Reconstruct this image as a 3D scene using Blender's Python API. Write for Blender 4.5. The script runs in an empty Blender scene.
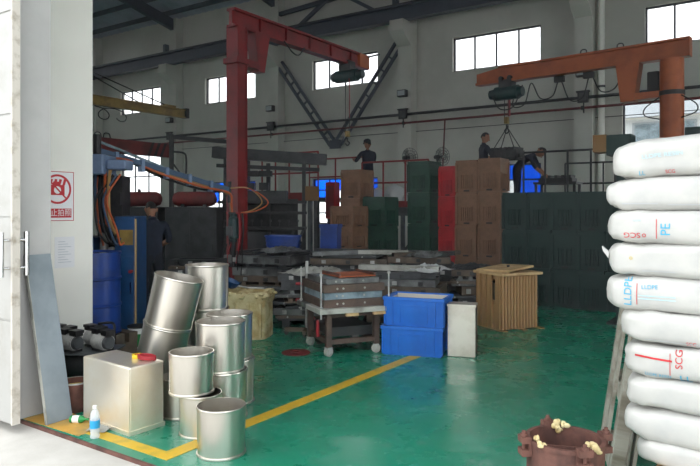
import bpy, bmesh, math, random
from mathutils import Vector, Matrix, Euler
from mathutils.bvhtree import BVHTree
random.seed(7)
S = bpy.context.scene
COL = S.collection
R = math.radians
PI = math.pi

# ------------------------------------------------------------------ camera, sky, exposure
cd = bpy.data.cameras.new('camera'); cam = bpy.data.objects.new('camera', cd); COL.objects.link(cam)
cam.location = (0, 0, 1.6); cam.rotation_euler = (R(90), 0, R(34.2))
cd.sensor_width = 36; cd.lens = 36 * 640 / 700; cd.shift_y = -25 / 700; cd.clip_end = 300
S.camera = cam
w = bpy.data.worlds.new('overcast_sky'); S.world = w; w.use_nodes = True
bg = w.node_tree.nodes['Background']; bg.inputs[0].default_value = (0.93, 0.97, 1.0, 1); bg.inputs[1].default_value = 1.0
S.view_settings.view_transform = 'Standard'; S.view_settings.look = 'None'
S.view_settings.gamma = 1; S.view_settings.use_curve_mapping = False
S.view_settings.exposure = 1.75
S.cycles.use_denoising = True
S.cycles.max_bounces = 10; S.cycles.diffuse_bounces = 6; S.cycles.glossy_bounces = 4
S.cycles.transparent_max_bounces = 12
S.cycles.caustics_reflective = False; S.cycles.caustics_refractive = False
S.cycles.sample_clamp_indirect = 6
HAZE = .0045     # scatter density of the haze added to lift the hall's dark tones, per metre

# ------------------------------------------------------------------ materials
def lin(c):
    f = lambda u: u / 12.92 if u <= .04045 else ((u + .055) / 1.055) ** 2.4
    return tuple(f(v / 255) for v in c) + (1,)
MATS = {}
def mat(name, col, rough=.5, metal=0, col2=None, scale=4, lo=.42, hi=.62, bump=0, bscale=30, rvar=0, stretch=None, coat=0, trans=0, detail=5):
    m = bpy.data.materials.new(name); m.use_nodes = True; MATS[name] = m
    nt = m.node_tree; n = nt.nodes; L = nt.links; p = n['Principled BSDF']
    p.inputs['Base Color'].default_value = lin(col); p.inputs['Roughness'].default_value = rough
    p.inputs['Metallic'].default_value = metal
    if coat: p.inputs['Coat Weight'].default_value = coat
    tc = n.new('ShaderNodeTexCoord'); src = tc.outputs['Object']
    if stretch:
        mp = n.new('ShaderNodeMapping'); mp.inputs['Scale'].default_value = stretch; L.new(src, mp.inputs[0]); src = mp.outputs[0]
    if col2 or rvar:
        nz = n.new('ShaderNodeTexNoise'); nz.inputs['Scale'].default_value = scale; nz.inputs['Detail'].default_value = detail
        nz.inputs['Roughness'].default_value = .62; L.new(src, nz.inputs['Vector'])
        rp = n.new('ShaderNodeMapRange'); rp.inputs[1].default_value = lo; rp.inputs[2].default_value = hi; L.new(nz.outputs[0], rp.inputs[0])
        if col2:
            mx = n.new('ShaderNodeMix'); mx.data_type = 'RGBA'; mx.inputs[6].default_value = lin(col); mx.inputs[7].default_value = lin(col2)
            L.new(rp.outputs[0], mx.inputs[0]); L.new(mx.outputs[2], p.inputs['Base Color'])
        if rvar:
            r2 = n.new('ShaderNodeMapRange'); r2.inputs[3].default_value = rough; r2.inputs[4].default_value = rough + rvar
            L.new(rp.outputs[0], r2.inputs[0]); L.new(r2.outputs[0], p.inputs['Roughness'])
    if bump:
        b = n.new('ShaderNodeBump'); b.inputs['Strength'].default_value = bump; b.inputs['Distance'].default_value = .01
        n2 = n.new('ShaderNodeTexNoise'); n2.inputs['Scale'].default_value = bscale; n2.inputs['Detail'].default_value = 4
        L.new(src, n2.inputs['Vector']); L.new(n2.outputs[0], b.inputs['Height']); L.new(b.outputs[0], p.inputs['Normal'])
    if trans:
        o = n['Material Output']; t = n.new('ShaderNodeBsdfTransparent'); mix = n.new('ShaderNodeMixShader')
        mix.inputs[0].default_value = trans; L.new(p.outputs[0], mix.inputs[1]); L.new(t.outputs[0], mix.inputs[2]); L.new(mix.outputs[0], o.inputs[0])
    return m
mat('wall_paint', (203, 201, 193), .8, col2=(192, 190, 182), scale=.7, bump=.05)
mat('white_paint', (246, 244, 236), .7, col2=(240, 238, 230), scale=1.5, bump=.04)
mat('reveal_paint', (184, 183, 181), .75, col2=(176, 175, 173), scale=2)
mat('door_white', (166, 165, 161), .5, col2=(152, 149, 142), scale=3, lo=.5, hi=.75)
mat('door_edge', (196, 190, 180), .6, col2=(150, 140, 126), scale=9, lo=.5, hi=.7)
mat('concrete', (197, 193, 186), .9, col2=(178, 174, 166), scale=1.2, bump=.1, bscale=60)
mat('roof_sheet', (170, 180, 196), .6, col2=(146, 156, 172), scale=.8)
mat('roof_white', (150, 152, 152), .7)
mat('navy_steel', (44, 53, 68), .55, col2=(54, 62, 78), scale=3)
mat('grey_steel', (84, 88, 90), .5, metal=.3, col2=(60, 62, 64), scale=4)
mat('dark_steel', (38, 40, 42), .5, metal=.3, col2=(58, 58, 58), scale=6)
mat('black', (18, 18, 20), .5)
mat('rubber', (26, 26, 28), .8)
mat('red_paint', (128, 22, 26), .42, col2=(104, 18, 22), scale=3)
mat('red_rail', (140, 30, 32), .5)
mat('red_tank', (116, 38, 36), .6, col2=(88, 32, 32), scale=3)
mat('orange_paint', (172, 88, 44), .5, col2=(150, 74, 36), scale=2.5)
mat('yellow_paint', (150, 124, 62), .55, col2=(120, 98, 50), scale=4)
mat('hoist_green', (26, 62, 62), .45, col2=(20, 44, 46), scale=8)
mat('stainless', (218, 213, 204), .30, metal=1, col2=(206, 200, 190), scale=3, rvar=.10, stretch=(1, 1, .25))
mat('brushed', (246, 238, 222), .28, metal=.8, col2=(240, 228, 206), scale=3, rvar=.14, bump=.05, bscale=14)
mat('brushed_dull', (206, 200, 188), .34, metal=.6, col2=(190, 182, 168), scale=4, rvar=.12)
mat('chrome', (220, 220, 220), .18, metal=1)
mat('blue_bin', (26, 108, 206), .4, col2=(20, 96, 190), scale=3)
mat('bin_inside', (206, 200, 186), .6)
mat('drum_blue', (20, 62, 142), .38, col2=(16, 50, 116), scale=4)
mat('cabinet_blue', (26, 74, 122), .45, col2=(22, 60, 100), scale=3)
mat('pale_blue', (126, 146, 178), .5, col2=(108, 126, 156), scale=4)
mat('crate_green', (34, 76, 60), .5, col2=(28, 64, 52), scale=4)
mat('crate_teal', (15, 46, 42), .62, col2=(12, 38, 36), scale=2)
mat('crate_brown', (138, 102, 78), .6, col2=(122, 90, 68), scale=4)
mat('crate_red', (178, 22, 32), .5, col2=(158, 18, 28), scale=4)
mat('wood', (174, 136, 92), .75, col2=(136, 100, 62), scale=5, stretch=(1, 1, .12), bump=.15, bscale=20)
mat('wood_light', (198, 168, 122), .75, col2=(170, 138, 96), scale=5, stretch=(1, 1, .2), bump=.1)
mat('wood_grey', (164, 160, 148), .85, col2=(120, 112, 98), scale=6, stretch=(1, 1, .15), bump=.2)
mat('rust', (104, 68, 58), .75, col2=(72, 46, 40), scale=7, bump=.2, bscale=40)
mat('brown_frame', (92, 74, 64), .6, col2=(70, 58, 52), scale=6)
mat('plate_grey', (118, 121, 120), .5, metal=.25, col2=(70, 70, 70), scale=3)
mat('plate_dark', (66, 68, 70), .5, metal=.3, col2=(44, 46, 48), scale=4)
mat('plate_pale', (176, 176, 168), .6, col2=(134, 134, 126), scale=4)
mat('plate_blue', (132, 150, 160), .5, col2=(86, 104, 112), scale=4)
mat('plate_brown', (96, 82, 68), .65, col2=(66, 58, 50), scale=5)
mat('foam', (206, 192, 148), .95, col2=(170, 146, 96), scale=7, bump=.6, bscale=45)
mat('foam_yellow', (204, 180, 84), .95, bump=.5)
mat('sack', (184, 183, 178), .45, col2=(170, 170, 168), scale=3, bump=.25, bscale=9)
mat('print_red', (190, 40, 48), .5)
mat('print_blue', (64, 160, 196), .5)
mat('print_pale', (176, 210, 222), .5)
mat('print_grey', (180, 182, 184), .6)
mat('paper', (236, 236, 238), .8)
mat('skin', (150, 104, 80), .6)
mat('hair', (20, 18, 18), .7)
mat('uniform', (26, 34, 52), .85, col2=(20, 26, 40), scale=9)
mat('trousers', (22, 26, 38), .85)
mat('shoe', (20, 20, 20), .6)
mat('white_plastic', (230, 230, 226), .4)
mat('alu', (180, 180, 176), .4, metal=.35, col2=(140, 140, 138), scale=8)
mat('hose_black', (24, 24, 26), .5)
mat('hose_orange', (186, 88, 44), .5)
mat('hose_tan', (168, 132, 84), .5)
mat('hose_blue', (60, 84, 112), .5)
mat('hose_red', (150, 34, 42), .5)
mat('yellow_plastic', (226, 190, 40), .45)
mat('green_plastic', (30, 132, 66), .45)
mat('label_blue', (40, 150, 200), .4)
mat('clear_plastic', (226, 232, 236), .18, trans=.55)
mat('milky', (226, 228, 228), .3, trans=.3)
mat('glass', (235, 242, 245), .06, trans=.86)
mat('blue_film', (24, 78, 220), .3, trans=.3)
mat('carton', (128, 96, 60), .8)
mat('outside_wall', (206, 210, 212), .7)
mat('outside_roof', (150, 156, 160), .6)
mat('window_frame', (58, 62, 66), .5)
mat('panel_grey', (134, 144, 150), .5, col2=(122, 132, 138), scale=3)
mat('notice_ink', (196, 200, 206), .7)
mat('lamp_glass', (180, 186, 190), .2)
def blue_film():
    m = MATS['blue_film']; nt = m.node_tree; n = nt.nodes; L = nt.links   # thin tinted film: coloured transmission
    t = [x for x in n if x.type == 'BSDF_TRANSPARENT'][0]; t.inputs[0].default_value = (.05, .32, .95, 1)
    [x for x in n if x.type == 'MIX_SHADER'][0].inputs[0].default_value = .85
blue_film()
def floor_mat():
    m = bpy.data.materials.new('floor_epoxy'); MATS['floor_epoxy'] = m; m.use_nodes = True
    nt = m.node_tree; n = nt.nodes; L = nt.links; p = n['Principled BSDF']
    tc = n.new('ShaderNodeTexCoord')
    def noise(sc, det, lo, hi, st=(1, 1, 1)):
        mp = n.new('ShaderNodeMapping'); mp.inputs['Scale'].default_value = st; L.new(tc.outputs['Object'], mp.inputs[0])
        a = n.new('ShaderNodeTexNoise'); a.inputs['Scale'].default_value = sc; a.inputs['Detail'].default_value = det; a.inputs['Roughness'].default_value = .65
        L.new(mp.outputs[0], a.inputs['Vector'])
        r = n.new('ShaderNodeMapRange'); r.inputs[1].default_value = lo; r.inputs[2].default_value = hi; L.new(a.outputs[0], r.inputs[0]); return r.outputs[0]
    def mix(f, a, b):
        x = n.new('ShaderNodeMix'); x.data_type = 'RGBA'
        L.new(f, x.inputs[0])
        for s, v in ((6, a), (7, b)):
            if isinstance(v, tuple): x.inputs[s].default_value = v
            else: L.new(v, x.inputs[s])
        return x.outputs[2]
    c = mix(noise(.9, 6, .4, .65), lin((22, 122, 94)), lin((34, 134, 106)))
    c = mix(noise(6, 8, .57, .76), c, lin((96, 146, 128)))
    c = mix(noise(38, 3, .70, .76, (1, 1, 1)), c, lin((170, 190, 180)))
    c = mix(noise(1.7, 7, .62, .78), c, lin((30, 66, 56)))
    L.new(c, p.inputs['Base Color'])
    r2 = n.new('ShaderNodeMapRange'); r2.inputs[3].default_value = .16; r2.inputs[4].default_value = .42
    L.new(noise(2.4, 7, .35, .7), r2.inputs[0]); L.new(r2.outputs[0], p.inputs['Roughness'])
    b = n.new('ShaderNodeBump'); b.inputs['Strength'].default_value = .06; b.inputs['Distance'].default_value = .01
    L.new(noise(9, 4, 0, 1), b.inputs['Height']); L.new(b.outputs[0], p.inputs['Normal'])
floor_mat()
mat('line_yellow', (206, 168, 44), .5, col2=(150, 140, 66), scale=7, lo=.5, hi=.75)
mat('line_worn', (206, 158, 70), .6, col2=(150, 132, 84), scale=4, lo=.4, hi=.7)

# ------------------------------------------------------------------ mesh helpers
class MB:
    def __init__(s): s.v = []; s.f = []; s.m = []
    def add(s, vs, fs, m=0):
        k = len(s.v); s.v += [tuple(v) for v in vs]; s.f += [tuple(i + k for i in f) for f in fs]; s.m += [m] * len(fs); return s
    def box(s, c, d, rot=None, m=0, taper=1.0):
        x, y, z = d[0] / 2, d[1] / 2, d[2] / 2; t = taper
        vs = [(-x*t, -y*t, -z), (x*t, -y*t, -z), (x*t, y*t, -z), (-x*t, y*t, -z), (-x, -y, z), (x, -y, z), (x, y, z), (-x, y, z)]
        if rot is not None:
            M_ = Euler([R(a) for a in rot]).to_matrix(); vs = [M_ @ Vector(v) for v in vs]
        c = Vector(c); vs = [Vector(v) + c for v in vs]
        return s.add(vs, [(0, 3, 2, 1), (4, 5, 6, 7), (0, 1, 5, 4), (1, 2, 6, 5), (2, 3, 7, 6), (3, 0, 4, 7)], m)
    def b2(s, lo, hi, m=0):
        return s.box([(a + b) / 2 for a, b in zip(lo, hi)], [b - a for a, b in zip(lo, hi)], m=m)
    def bar(s, p0, p1, wd, ht, m=0, up=(0, 0, 1)):
        p0, p1 = Vector(p0), Vector(p1); d = (p1 - p0); u = Vector(up)
        if abs(d.normalized().dot(u)) > .98: u = Vector((0, 1, 0))
        a = d.cross(u).normalized() * wd / 2; b = a.cross(d).normalized() * ht / 2
        vs = [p + i * a + j * b for p in (p0, p1) for i, j in ((-1, -1), (1, -1), (1, 1), (-1, 1))]
        return s.add(vs, [(3, 2, 1, 0), (4, 5, 6, 7), (0, 1, 5, 4), (1, 2, 6, 5), (2, 3, 7, 6), (3, 0, 4, 7)], m)
    def tube(s, pts, r, n=8, m=0, cap=True):
        pts = [Vector(p) for p in pts]; k0 = len(s.v); rr = r if isinstance(r, (list, tuple)) else [r] * len(pts); prev = None
        for i, p in enumerate(pts):
            d = (pts[min(i + 1, len(pts) - 1)] - pts[max(i - 1, 0)]).normalized()
            if prev is None:
                u = Vector((0, 0, 1)) if abs(d.z) < .9 else Vector((1, 0, 0)); a = d.cross(u).normalized()
            else:
                a = (prev - d * prev.dot(d)).normalized()
            prev = a; b = d.cross(a)
            s.v += [tuple(p + rr[i] * (math.cos(2*PI*j/n) * a + math.sin(2*PI*j/n) * b)) for j in range(n)]
        for i in range(len(pts) - 1):
            for j in range(n):
                s.f.append((k0+i*n+j, k0+i*n+(j+1) % n, k0+(i+1)*n+(j+1) % n, k0+(i+1)*n+j)); s.m.append(m)
        if cap:
            s.f.append(tuple(k0 + j for j in range(n))[::-1]); s.m.append(m)
            e = k0 + (len(pts) - 1) * n; s.f.append(tuple(e + j for j in range(n))); s.m.append(m)
        return s
    def cyl(s, p0, p1, r0, r1=None, n=16, m=0): return s.tube([p0, p1], [r0, r0 if r1 is None else r1], n, m)
    def lathe(s, prof, n=32, c=(0, 0, 0), m=0, closed=False):
        k0 = len(s.v); c = Vector(c)
        for r, z in prof: s.v += [tuple(c + Vector((r*math.cos(2*PI*j/n), r*math.sin(2*PI*j/n), z))) for j in range(n)]
        q = len(prof); rng = q if closed else q - 1
        for i in range(rng):
            i2 = (i + 1) % q
            for j in range(n):
                s.f.append((k0+i*n+j, k0+i*n+(j+1) % n, k0+i2*n+(j+1) % n, k0+i2*n+j)); s.m.append(m)
        if not closed:
            if prof[0][0] > 1e-5: s.f.append(tuple(k0 + j for j in range(n))[::-1]); s.m.append(m)
            if prof[-1][0] > 1e-5: s.f.append(tuple(k0 + (q-1)*n + j for j in range(n))); s.m.append(m)
        return s
    def prism(s, poly, axis, a, b, m=0):   # polygon in the two other axes (cyclic order), extruded along axis from a to b
        def P(u, v, t): return {'x': (t, u, v), 'y': (u, t, v), 'z': (u, v, t)}[axis]
        n = len(poly); vs = [P(u, v, a) for u, v in poly] + [P(u, v, b) for u, v in poly]
        return s.add(vs, [tuple(range(n))[::-1], tuple(range(n, 2*n))] + [(i, (i+1) % n, n+(i+1) % n, n+i) for i in range(n)], m)
    def sphere(s, c, r, n=12, k=8, m=0):
        rx, ry, rz = r if isinstance(r, (tuple, list)) else (r, r, r); k0 = len(s.v)
        for i in range(k + 1):
            t = PI * i / k
            for j in range(n): s.v.append((c[0] + rx*math.sin(t)*math.cos(2*PI*j/n), c[1] + ry*math.sin(t)*math.sin(2*PI*j/n), c[2] + rz*math.cos(t)))
        for i in range(k):
            for j in range(n): s.f.append((k0+i*n+j, k0+(i+1)*n+j, k0+(i+1)*n+(j+1) % n, k0+i*n+(j+1) % n)); s.m.append(m)
        return s
    def mesh(s, name, mats, smooth=False, bevel=0):
        me = bpy.data.meshes.new(name); me.from_pydata(s.v, [], s.f)
        ml = mats if isinstance(mats, (list, tuple)) else [mats]
        for x in ml: me.materials.append(MATS[x])
        for p, i in zip(me.polygons, s.m): p.material_index = i
        bm = bmesh.new(); bm.from_mesh(me); bmesh.ops.remove_doubles(bm, verts=bm.verts, dist=1e-6); bmesh.ops.recalc_face_normals(bm, faces=bm.faces)
        if bevel: bmesh.ops.bevel(bm, geom=[e for e in bm.edges if e.is_manifold and e.calc_face_angle(0) > .6], offset=bevel, segments=2, affect='EDGES', profile=.5, clamp_overlap=True)
        bm.to_mesh(me); bm.free()
        if smooth:
            for p in me.polygons: p.use_smooth = True
            me.set_sharp_from_angle(angle=R(40))
        return me
    def build(s, name, mats, parent=None, loc=(0, 0, 0), rot=(0, 0, 0), smooth=False, bevel=0):
        return put(name, s.mesh(name, mats, smooth, bevel), parent, loc, rot)
def put(name, me, parent=None, loc=(0, 0, 0), rot=(0, 0, 0)):
    o = bpy.data.objects.new(name, me); COL.objects.link(o); o.parent = parent; o.location = loc; o.rotation_euler = [R(a) for a in rot]; return o
def tag(o, label, cat, group=None, kind=None):
    o['label'] = label; o['category'] = cat
    if group: o['group'] = group
    if kind: o['kind'] = kind
    return o
def thing(name, label, cat, loc=(0, 0, 0), rz=0, group=None, rot=None):
    return tag(put(name, None, None, loc, rot or (0, 0, rz)), label, cat, group)
def struct(name, mb, mats, label=None, **k):
    o = mb.build(name, mats, **k); o['kind'] = 'structure'
    if label: o['label'] = label
    return o
def copy_tree(o, parent=None):
    c = o.copy(); COL.objects.link(c); c.parent = parent
    for ch in [x for x in KIDS.get(o.name, [])]: copy_tree(ch, c)
    return c
KIDS = {}
def index_kids(root):
    ks = [o for o in bpy.data.objects if o.parent == root]; KIDS[root.name] = ks
    for k in ks: index_kids(k)
def curve_pts(pts, n=8):   # Catmull-Rom through points
    P = [Vector(p) for p in pts]; P = [2*P[0]-P[1]] + P + [2*P[-1]-P[-2]]; out = []
    for i in range(1, len(P) - 2):
        for k in range(n):
            t = k / n; a, b, c, d = P[i-1:i+3]
            out.append(.5 * ((2*b) + (-a+c)*t + (2*a-5*b+4*c-d)*t*t + (-a+3*b-3*c+d)*t**3))
    return out + [P[-2]]

# ------------------------------------------------------------------ the setting
YB = 18.9                      # inner face of the back wall
COLS = [-4.68 + 5.72 * k for k in range(-4, 2)]
WIN = [-7.42 + 5.7 * k for k in range(-3, 3)]
struct('ground', MB().b2((-60, -40, -.25), (60, 2.588, -.02)).b2((-60, 19.4, -.25), (60, 60, -.02)), 'concrete', 'bright concrete apron outside the hall doorway')
floor = struct('floor', MB().b2((-33, 2.6, -.25), (9, YB, 0)), 'floor_epoxy', 'worn green epoxy floor of the hall')
struct('trim_1', MB().b2((-4.8, 2.589, -.2), (1.3, 2.606, .004)), 'rust', 'rusty steel threshold rail across the doorway')
fm = MB().b2((-3.36, 2.80, 0), (-3.24, 6.5, .003))
tag(fm.build('floor_marking', 'line_yellow'), 'yellow floor line running from the doorway into the hall', 'marking', kind='structure')
tag(MB().b2((-4.1, 2.70, 0), (-3.24, 2.80, .003)).build('floor_marking', 'line_yellow'), 'yellow floor line along the doorway threshold by the water bottle', 'marking', kind='structure')
tag(MB().prism([(-4.78, 2.62), (-4.1, 2.64), (-4.1, 2.80), (-4.3, 2.86), (-4.78, 2.95)], 'z', 0, .002).build('floor_marking', 'line_worn'), 'worn ochre patch of floor paint beside the door jamb', 'marking', kind='structure')

def low_win(i):   # (x0, x1, z0, z1, film)
    c = WIN[i]
    return {0: (c-1.43, c+1.43, 1.9, 4.2, False), 4: (-3.73, -.2, 1.0, 4.5, False)}.get(i, (c-1.43, c+1.43, 1.0, 2.95 if i == 3 else 2.68, True)) if i < 5 else None
mb = MB(); xs = sorted([-33, 9] + [e for c in WIN for e in (c - 1.43, c + 1.43)])
mb.b2((-33, YB, 0), (9, YB + .25, .9)); mb.b2((-33, YB, 4.6), (9, YB + .25, 5.97)); mb.b2((-33, YB, 7.07), (9, YB + .25, 9.9))
for k in range(0, len(xs), 2): mb.b2((xs[k], YB, 5.97), (xs[k+1], YB + .25, 7.07))
lw = [low_win(i) for i in range(5)]; px = -33
for (a, b, z0, z1, f) in lw:
    mb.b2((px, YB, .9), (a, YB + .25, 4.6)); px = b
    mb.b2((a, YB, .9), (b, YB + .25, z0)); mb.b2((a, YB, z1), (b, YB + .25, 4.6))
mb.b2((px, YB, .9), (9, YB + .25, 4.6))
wall_back = struct('wall_back', mb, 'wall_paint', 'grey painted back wall of the hall')
wn = [0]
def window(x0, x1, z0, z1, rows, cols, film=False, film_rows=()):
    wn[0] += 1
    o = struct('window_%d' % wn[0], MB().b2((x0, YB+.1, z0), (x0+.05, YB+.16, z1)).b2((x1-.05, YB+.1, z0), (x1, YB+.16, z1)).b2((x0, YB+.1, z0), (x1, YB+.16, z0+.05)).b2((x0, YB+.1, z1-.05), (x1, YB+.16, z1)), 'window_frame')
    w_, h_ = (x1 - x0) / cols, (z1 - z0) / rows
    for k in range(1, cols): MB().b2((x0+k*w_-.025, YB+.105, z0+.05), (x0+k*w_+.025, YB+.155, z1-.05)).build('mullion', 'window_frame', o)
    for k in range(1, rows): MB().b2((x0+.05, YB+.11, z0+k*h_-.025), (x1-.05, YB+.15, z0+k*h_+.025)).build('transom', 'window_frame', o)
    for a in range(cols):
        for b in range(rows):
            MB().b2((x0+a*w_+.02, YB+.125, z0+b*h_+.02), (x0+(a+1)*w_-.02, YB+.131, z0+(b+1)*h_-.02)).build('pane', 'blue_film' if b in film_rows and (a in (0, 3) or b == 3) else 'glass', o)
    MB().b2((x0-.05, YB-.03, z0-.05), (x1+.05, YB+.1, z0)).build('sill', 'wall_paint', o)
for c in WIN: window(c - 1.43, c + 1.43, 5.97, 7.07, 1, 4)
for i, (a, b, z0, z1, f) in enumerate(lw):
    if f: window(a, b, z0, z1, 4, 4, film_rows=(2, 3))
    else: window(a, b, z0, z1, 2 if i == 0 else 3, 3)
for k, x in enumerate(COLS):
    o = struct('wall_column_%d' % (k + 1), MB().b2((x-.25, YB-.4, 0), (x+.25, YB, 9.75)), 'wall_paint', 'grey concrete column standing against the back wall')
    MB().prism([(YB-.4, 6.95), (YB-.4, 7.7), (YB-.95, 7.7), (YB-.95, 7.35), (YB-.8, 7.2)], 'x', x-.25, x+.25).build('corbel', 'wall_paint', o)
# crane girder with short posts on the corbels
g = thing('crane_girder', 'long navy steel crane girder running along the back wall', 'girder', (0, YB-.7, 7.7)); g['kind'] = 'structure'
MB().b2((-33, -.15, 0), (9, .15, .04)).b2((-33, -.02, .04), (9, .02, .46)).b2((-33, -.15, .46), (9, .15, .5)).build('beam', 'navy_steel', g)
MB().b2((-33, -.04, .5), (9, .04, .58)).build('rail', 'dark_steel', g)
for x in COLS: MB().b2((x-.35, .1, .2), (x-.2, .3, .95)).build('bracket', 'navy_steel', g)
# laced V braces under and thin braces above the girder in one bay
xa, xb = COLS[2], COLS[3]; xm = (xa + xb) / 2
br = thing('wall_brace', 'navy laced steel V brace between two columns of the back wall', 'brace', (xm, YB-.32, 3.9)); br['kind'] = 'structure'
for sx in (-1, 1):
    p0 = Vector((sx*.12, 0, 0)); p1 = Vector((sx*(xb-xa-.55)/2, 0, 3.15)); n_ = (p1-p0).normalized(); pr = Vector((-n_.z, 0, n_.x))*.13
    for q in (-1, 1): MB().bar(p0+q*pr, p1+q*pr, .09, .09, up=(0, 1, 0)).build('chord', 'navy_steel', br)
    for k in range(1, 8):
        c_ = p0 + (p1-p0)*k/8; MB().bar(c_-pr, c_+pr, .05, .06, up=(0, 1, 0)).build('lacing', 'navy_steel', br)
MB().b2((-.22, -.05, -.18), (.22, .05, .12)).build('gusset', 'navy_steel', br)
b2 = thing('wall_brace', 'thin navy inverted V brace above the crane girder', 'brace', (xm, YB-.3, 8.1)); b2['kind'] = 'structure'
for sx in (-1, 1): MB().bar((sx*2.0, 0, .05), (sx*.15, 0, 1.15), .12, .12).build('strut', 'navy_steel', b2)
MB().bar((xa-xm+.25, 0, .85), (xb-xm-.25, 0, 1.15), .14, .14).build('strut', 'navy_steel', b2)
MB().b2((-.35, -.04, 1.0), (.35, .04, 1.35)).build('gusset', 'navy_steel', b2)
# other walls
struct('wall_left', MB().b2((-33.25, 2.6, 0), (-33, 19.15, 9.9)), 'wall_paint')
struct('wall_right', MB().b2((9, 2.6, 0), (9.25, 5.5, 9.9)).b2((9, 13.5, 0), (9.25, 19.15, 9.9)).b2((9, 5.5, 5.2), (9.25, 13.5, 9.9)), 'wall_paint', 'unseen right end wall with a gate opening added for daylight')  # gate opening out of view, added to let more daylight in
fw = MB().b2((1.3, 2.6, 0), (9, 2.85, 5.6)).b2((-4.79, 2.6, 4.4), (1.3, 2.85, 5.6)).b2((-33, 2.6, 7.4), (9, 2.85, 9.9)).b2((-33, 2.6, 0), (-6.3, 2.85, 1.0)).b2((-33, 2.6, 4.2), (-4.79, 2.85, 5.6)).b2((-6.3, 2.6, 0), (-4.79, 2.85, 4.2))
FX = sorted([-33, 9] + [e for c in WIN for e in (c - 2.0, c + 2.0)])  # gaps for the added daylight windows
for k in range(0, len(FX), 2): fw.b2((FX[k], 2.6, 5.6), (FX[k+1], 2.85, 7.4))
FL = [c for c in WIN if c < -9]; fx = sorted([-33, -6.3] + [e for c in FL for e in (c - 2.0, c + 2.0)])
for k in range(0, len(fx), 2): fw.b2((fx[k], 2.6, 1.0), (fx[k+1], 2.85, 4.2))
struct('wall_front', fw, 'reveal_paint', 'pale painted front wall with the wide doorway')
def added_front_window(c, z0, z1, rows):  # windows out of view, added to brighten the hall with daylight
    wn[0] += 1; x0, x1 = c-2.0, c+2.0
    o = struct('window_%d' % wn[0], MB().b2((x0, 2.68, z0), (x0+.05, 2.74, z1)).b2((x1-.05, 2.68, z0), (x1, 2.74, z1)).b2((x0, 2.68, z0), (x1, 2.74, z0+.05)).b2((x0, 2.68, z1-.05), (x1, 2.74, z1)), 'window_frame')
    for k in range(1, 4): MB().b2((x0+k-.025, 2.685, z0+.05), (x0+k+.025, 2.735, z1-.05)).build('mullion', 'window_frame', o)
    for a in range(4):
        for b in range(rows): h_ = (z1-z0)/rows; MB().b2((x0+a+.02, 2.705, z0+b*h_+.02), (x0+a+.98, 2.711, z0+(b+1)*h_-.02)).build('pane', 'glass', o)
for c in WIN: added_front_window(c, 5.6, 7.4, 1)
for c in FL: added_front_window(c, 1.0, 4.2, 2)
struct('wall_pier', MB().b2((-6.25, 2.85, 0), (-5.59, 3.755, 7.5)), 'white_paint', 'white pier inside the doorway carrying the red sign')
# roof: slopes, purlins, rafters
def zr(y): return 9.85 + 1.7 * (1 - abs(y - 10.75) / 8.15)
rf = MB(); N = 210
for a, b in ((2.6, 10.75), (10.75, 18.9)):
    vs = []
    for k in range(N + 1):
        x = -33 + 42 * k / N; dz = .03 if k % 2 else 0
        vs += [(x, a, zr(a) + dz), (x, b, zr(b) + dz)]
    rf.add(vs, [(2*k, 2*k+1, 2*k+3, 2*k+2) for k in range(N)])
rf.b2((-33, 2.5, 11.75), (9, 19, 11.8)) if False else None
roof = struct('roof', rf, 'roof_sheet', 'dark corrugated sheet roof over steel rafters')
for k in range(14):
    y = 3.3 + k * 1.146
    MB().b2((-33, y-.04, zr(y)-.2), (9, y+.04, zr(y)-.01)).build('purlin', 'navy_steel', roof)
for x in COLS:
    for a, b in ((2.85, 10.75), (10.75, YB)):
        d1 = .75 if a > 10 else .75
        ya, yb = (a, b)
        def za(y): return zr(y) - .2
        dd = lambda y: .32 + .16 * abs(y - 10.75) / 8.1
        MB().prism([(ya, za(ya)), (yb, za(yb)), (yb, za(yb)-dd(yb)), (ya, za(ya)-dd(ya))], 'x', x-.09, x+.09).build('rafter', 'navy_steel', roof)
# sliding door leaf hung outside the front wall
dl = struct('door_1', MB().b2((-8.1, 2.428, .05), (-4.56, 2.466, 4.5)), 'door_white', 'white sliding door leaf pushed open beside the doorway')
for k in range(6): MB().b2((-8.1, 2.42, .06+k*.74), (-4.56, 2.43, .06+k*.74+.725)).build('panel', 'door_white', dl)
MB().b2((-4.565, 2.414, .05), (-4.545, 2.472, 4.5)).build('edge_strip', 'door_edge', dl)
for y, s_ in ((2.42, -1), (2.466, 1)):
    h = MB().cyl((-4.575, y+s_*.068, 1.11), (-4.575, y+s_*.068, 1.43), .019).build('handle', 'chrome', dl, smooth=True)
    for z in (1.17, 1.37): MB().cyl((-4.575, y, z), (-4.575, y+s_*.068, z), .012, n=10).build('handle_post', 'chrome', h, smooth=True)
MB().b2((-9, 2.42, 4.5), (1.5, 2.5, 4.62)).build('track', 'navy_steel', dl)

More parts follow.
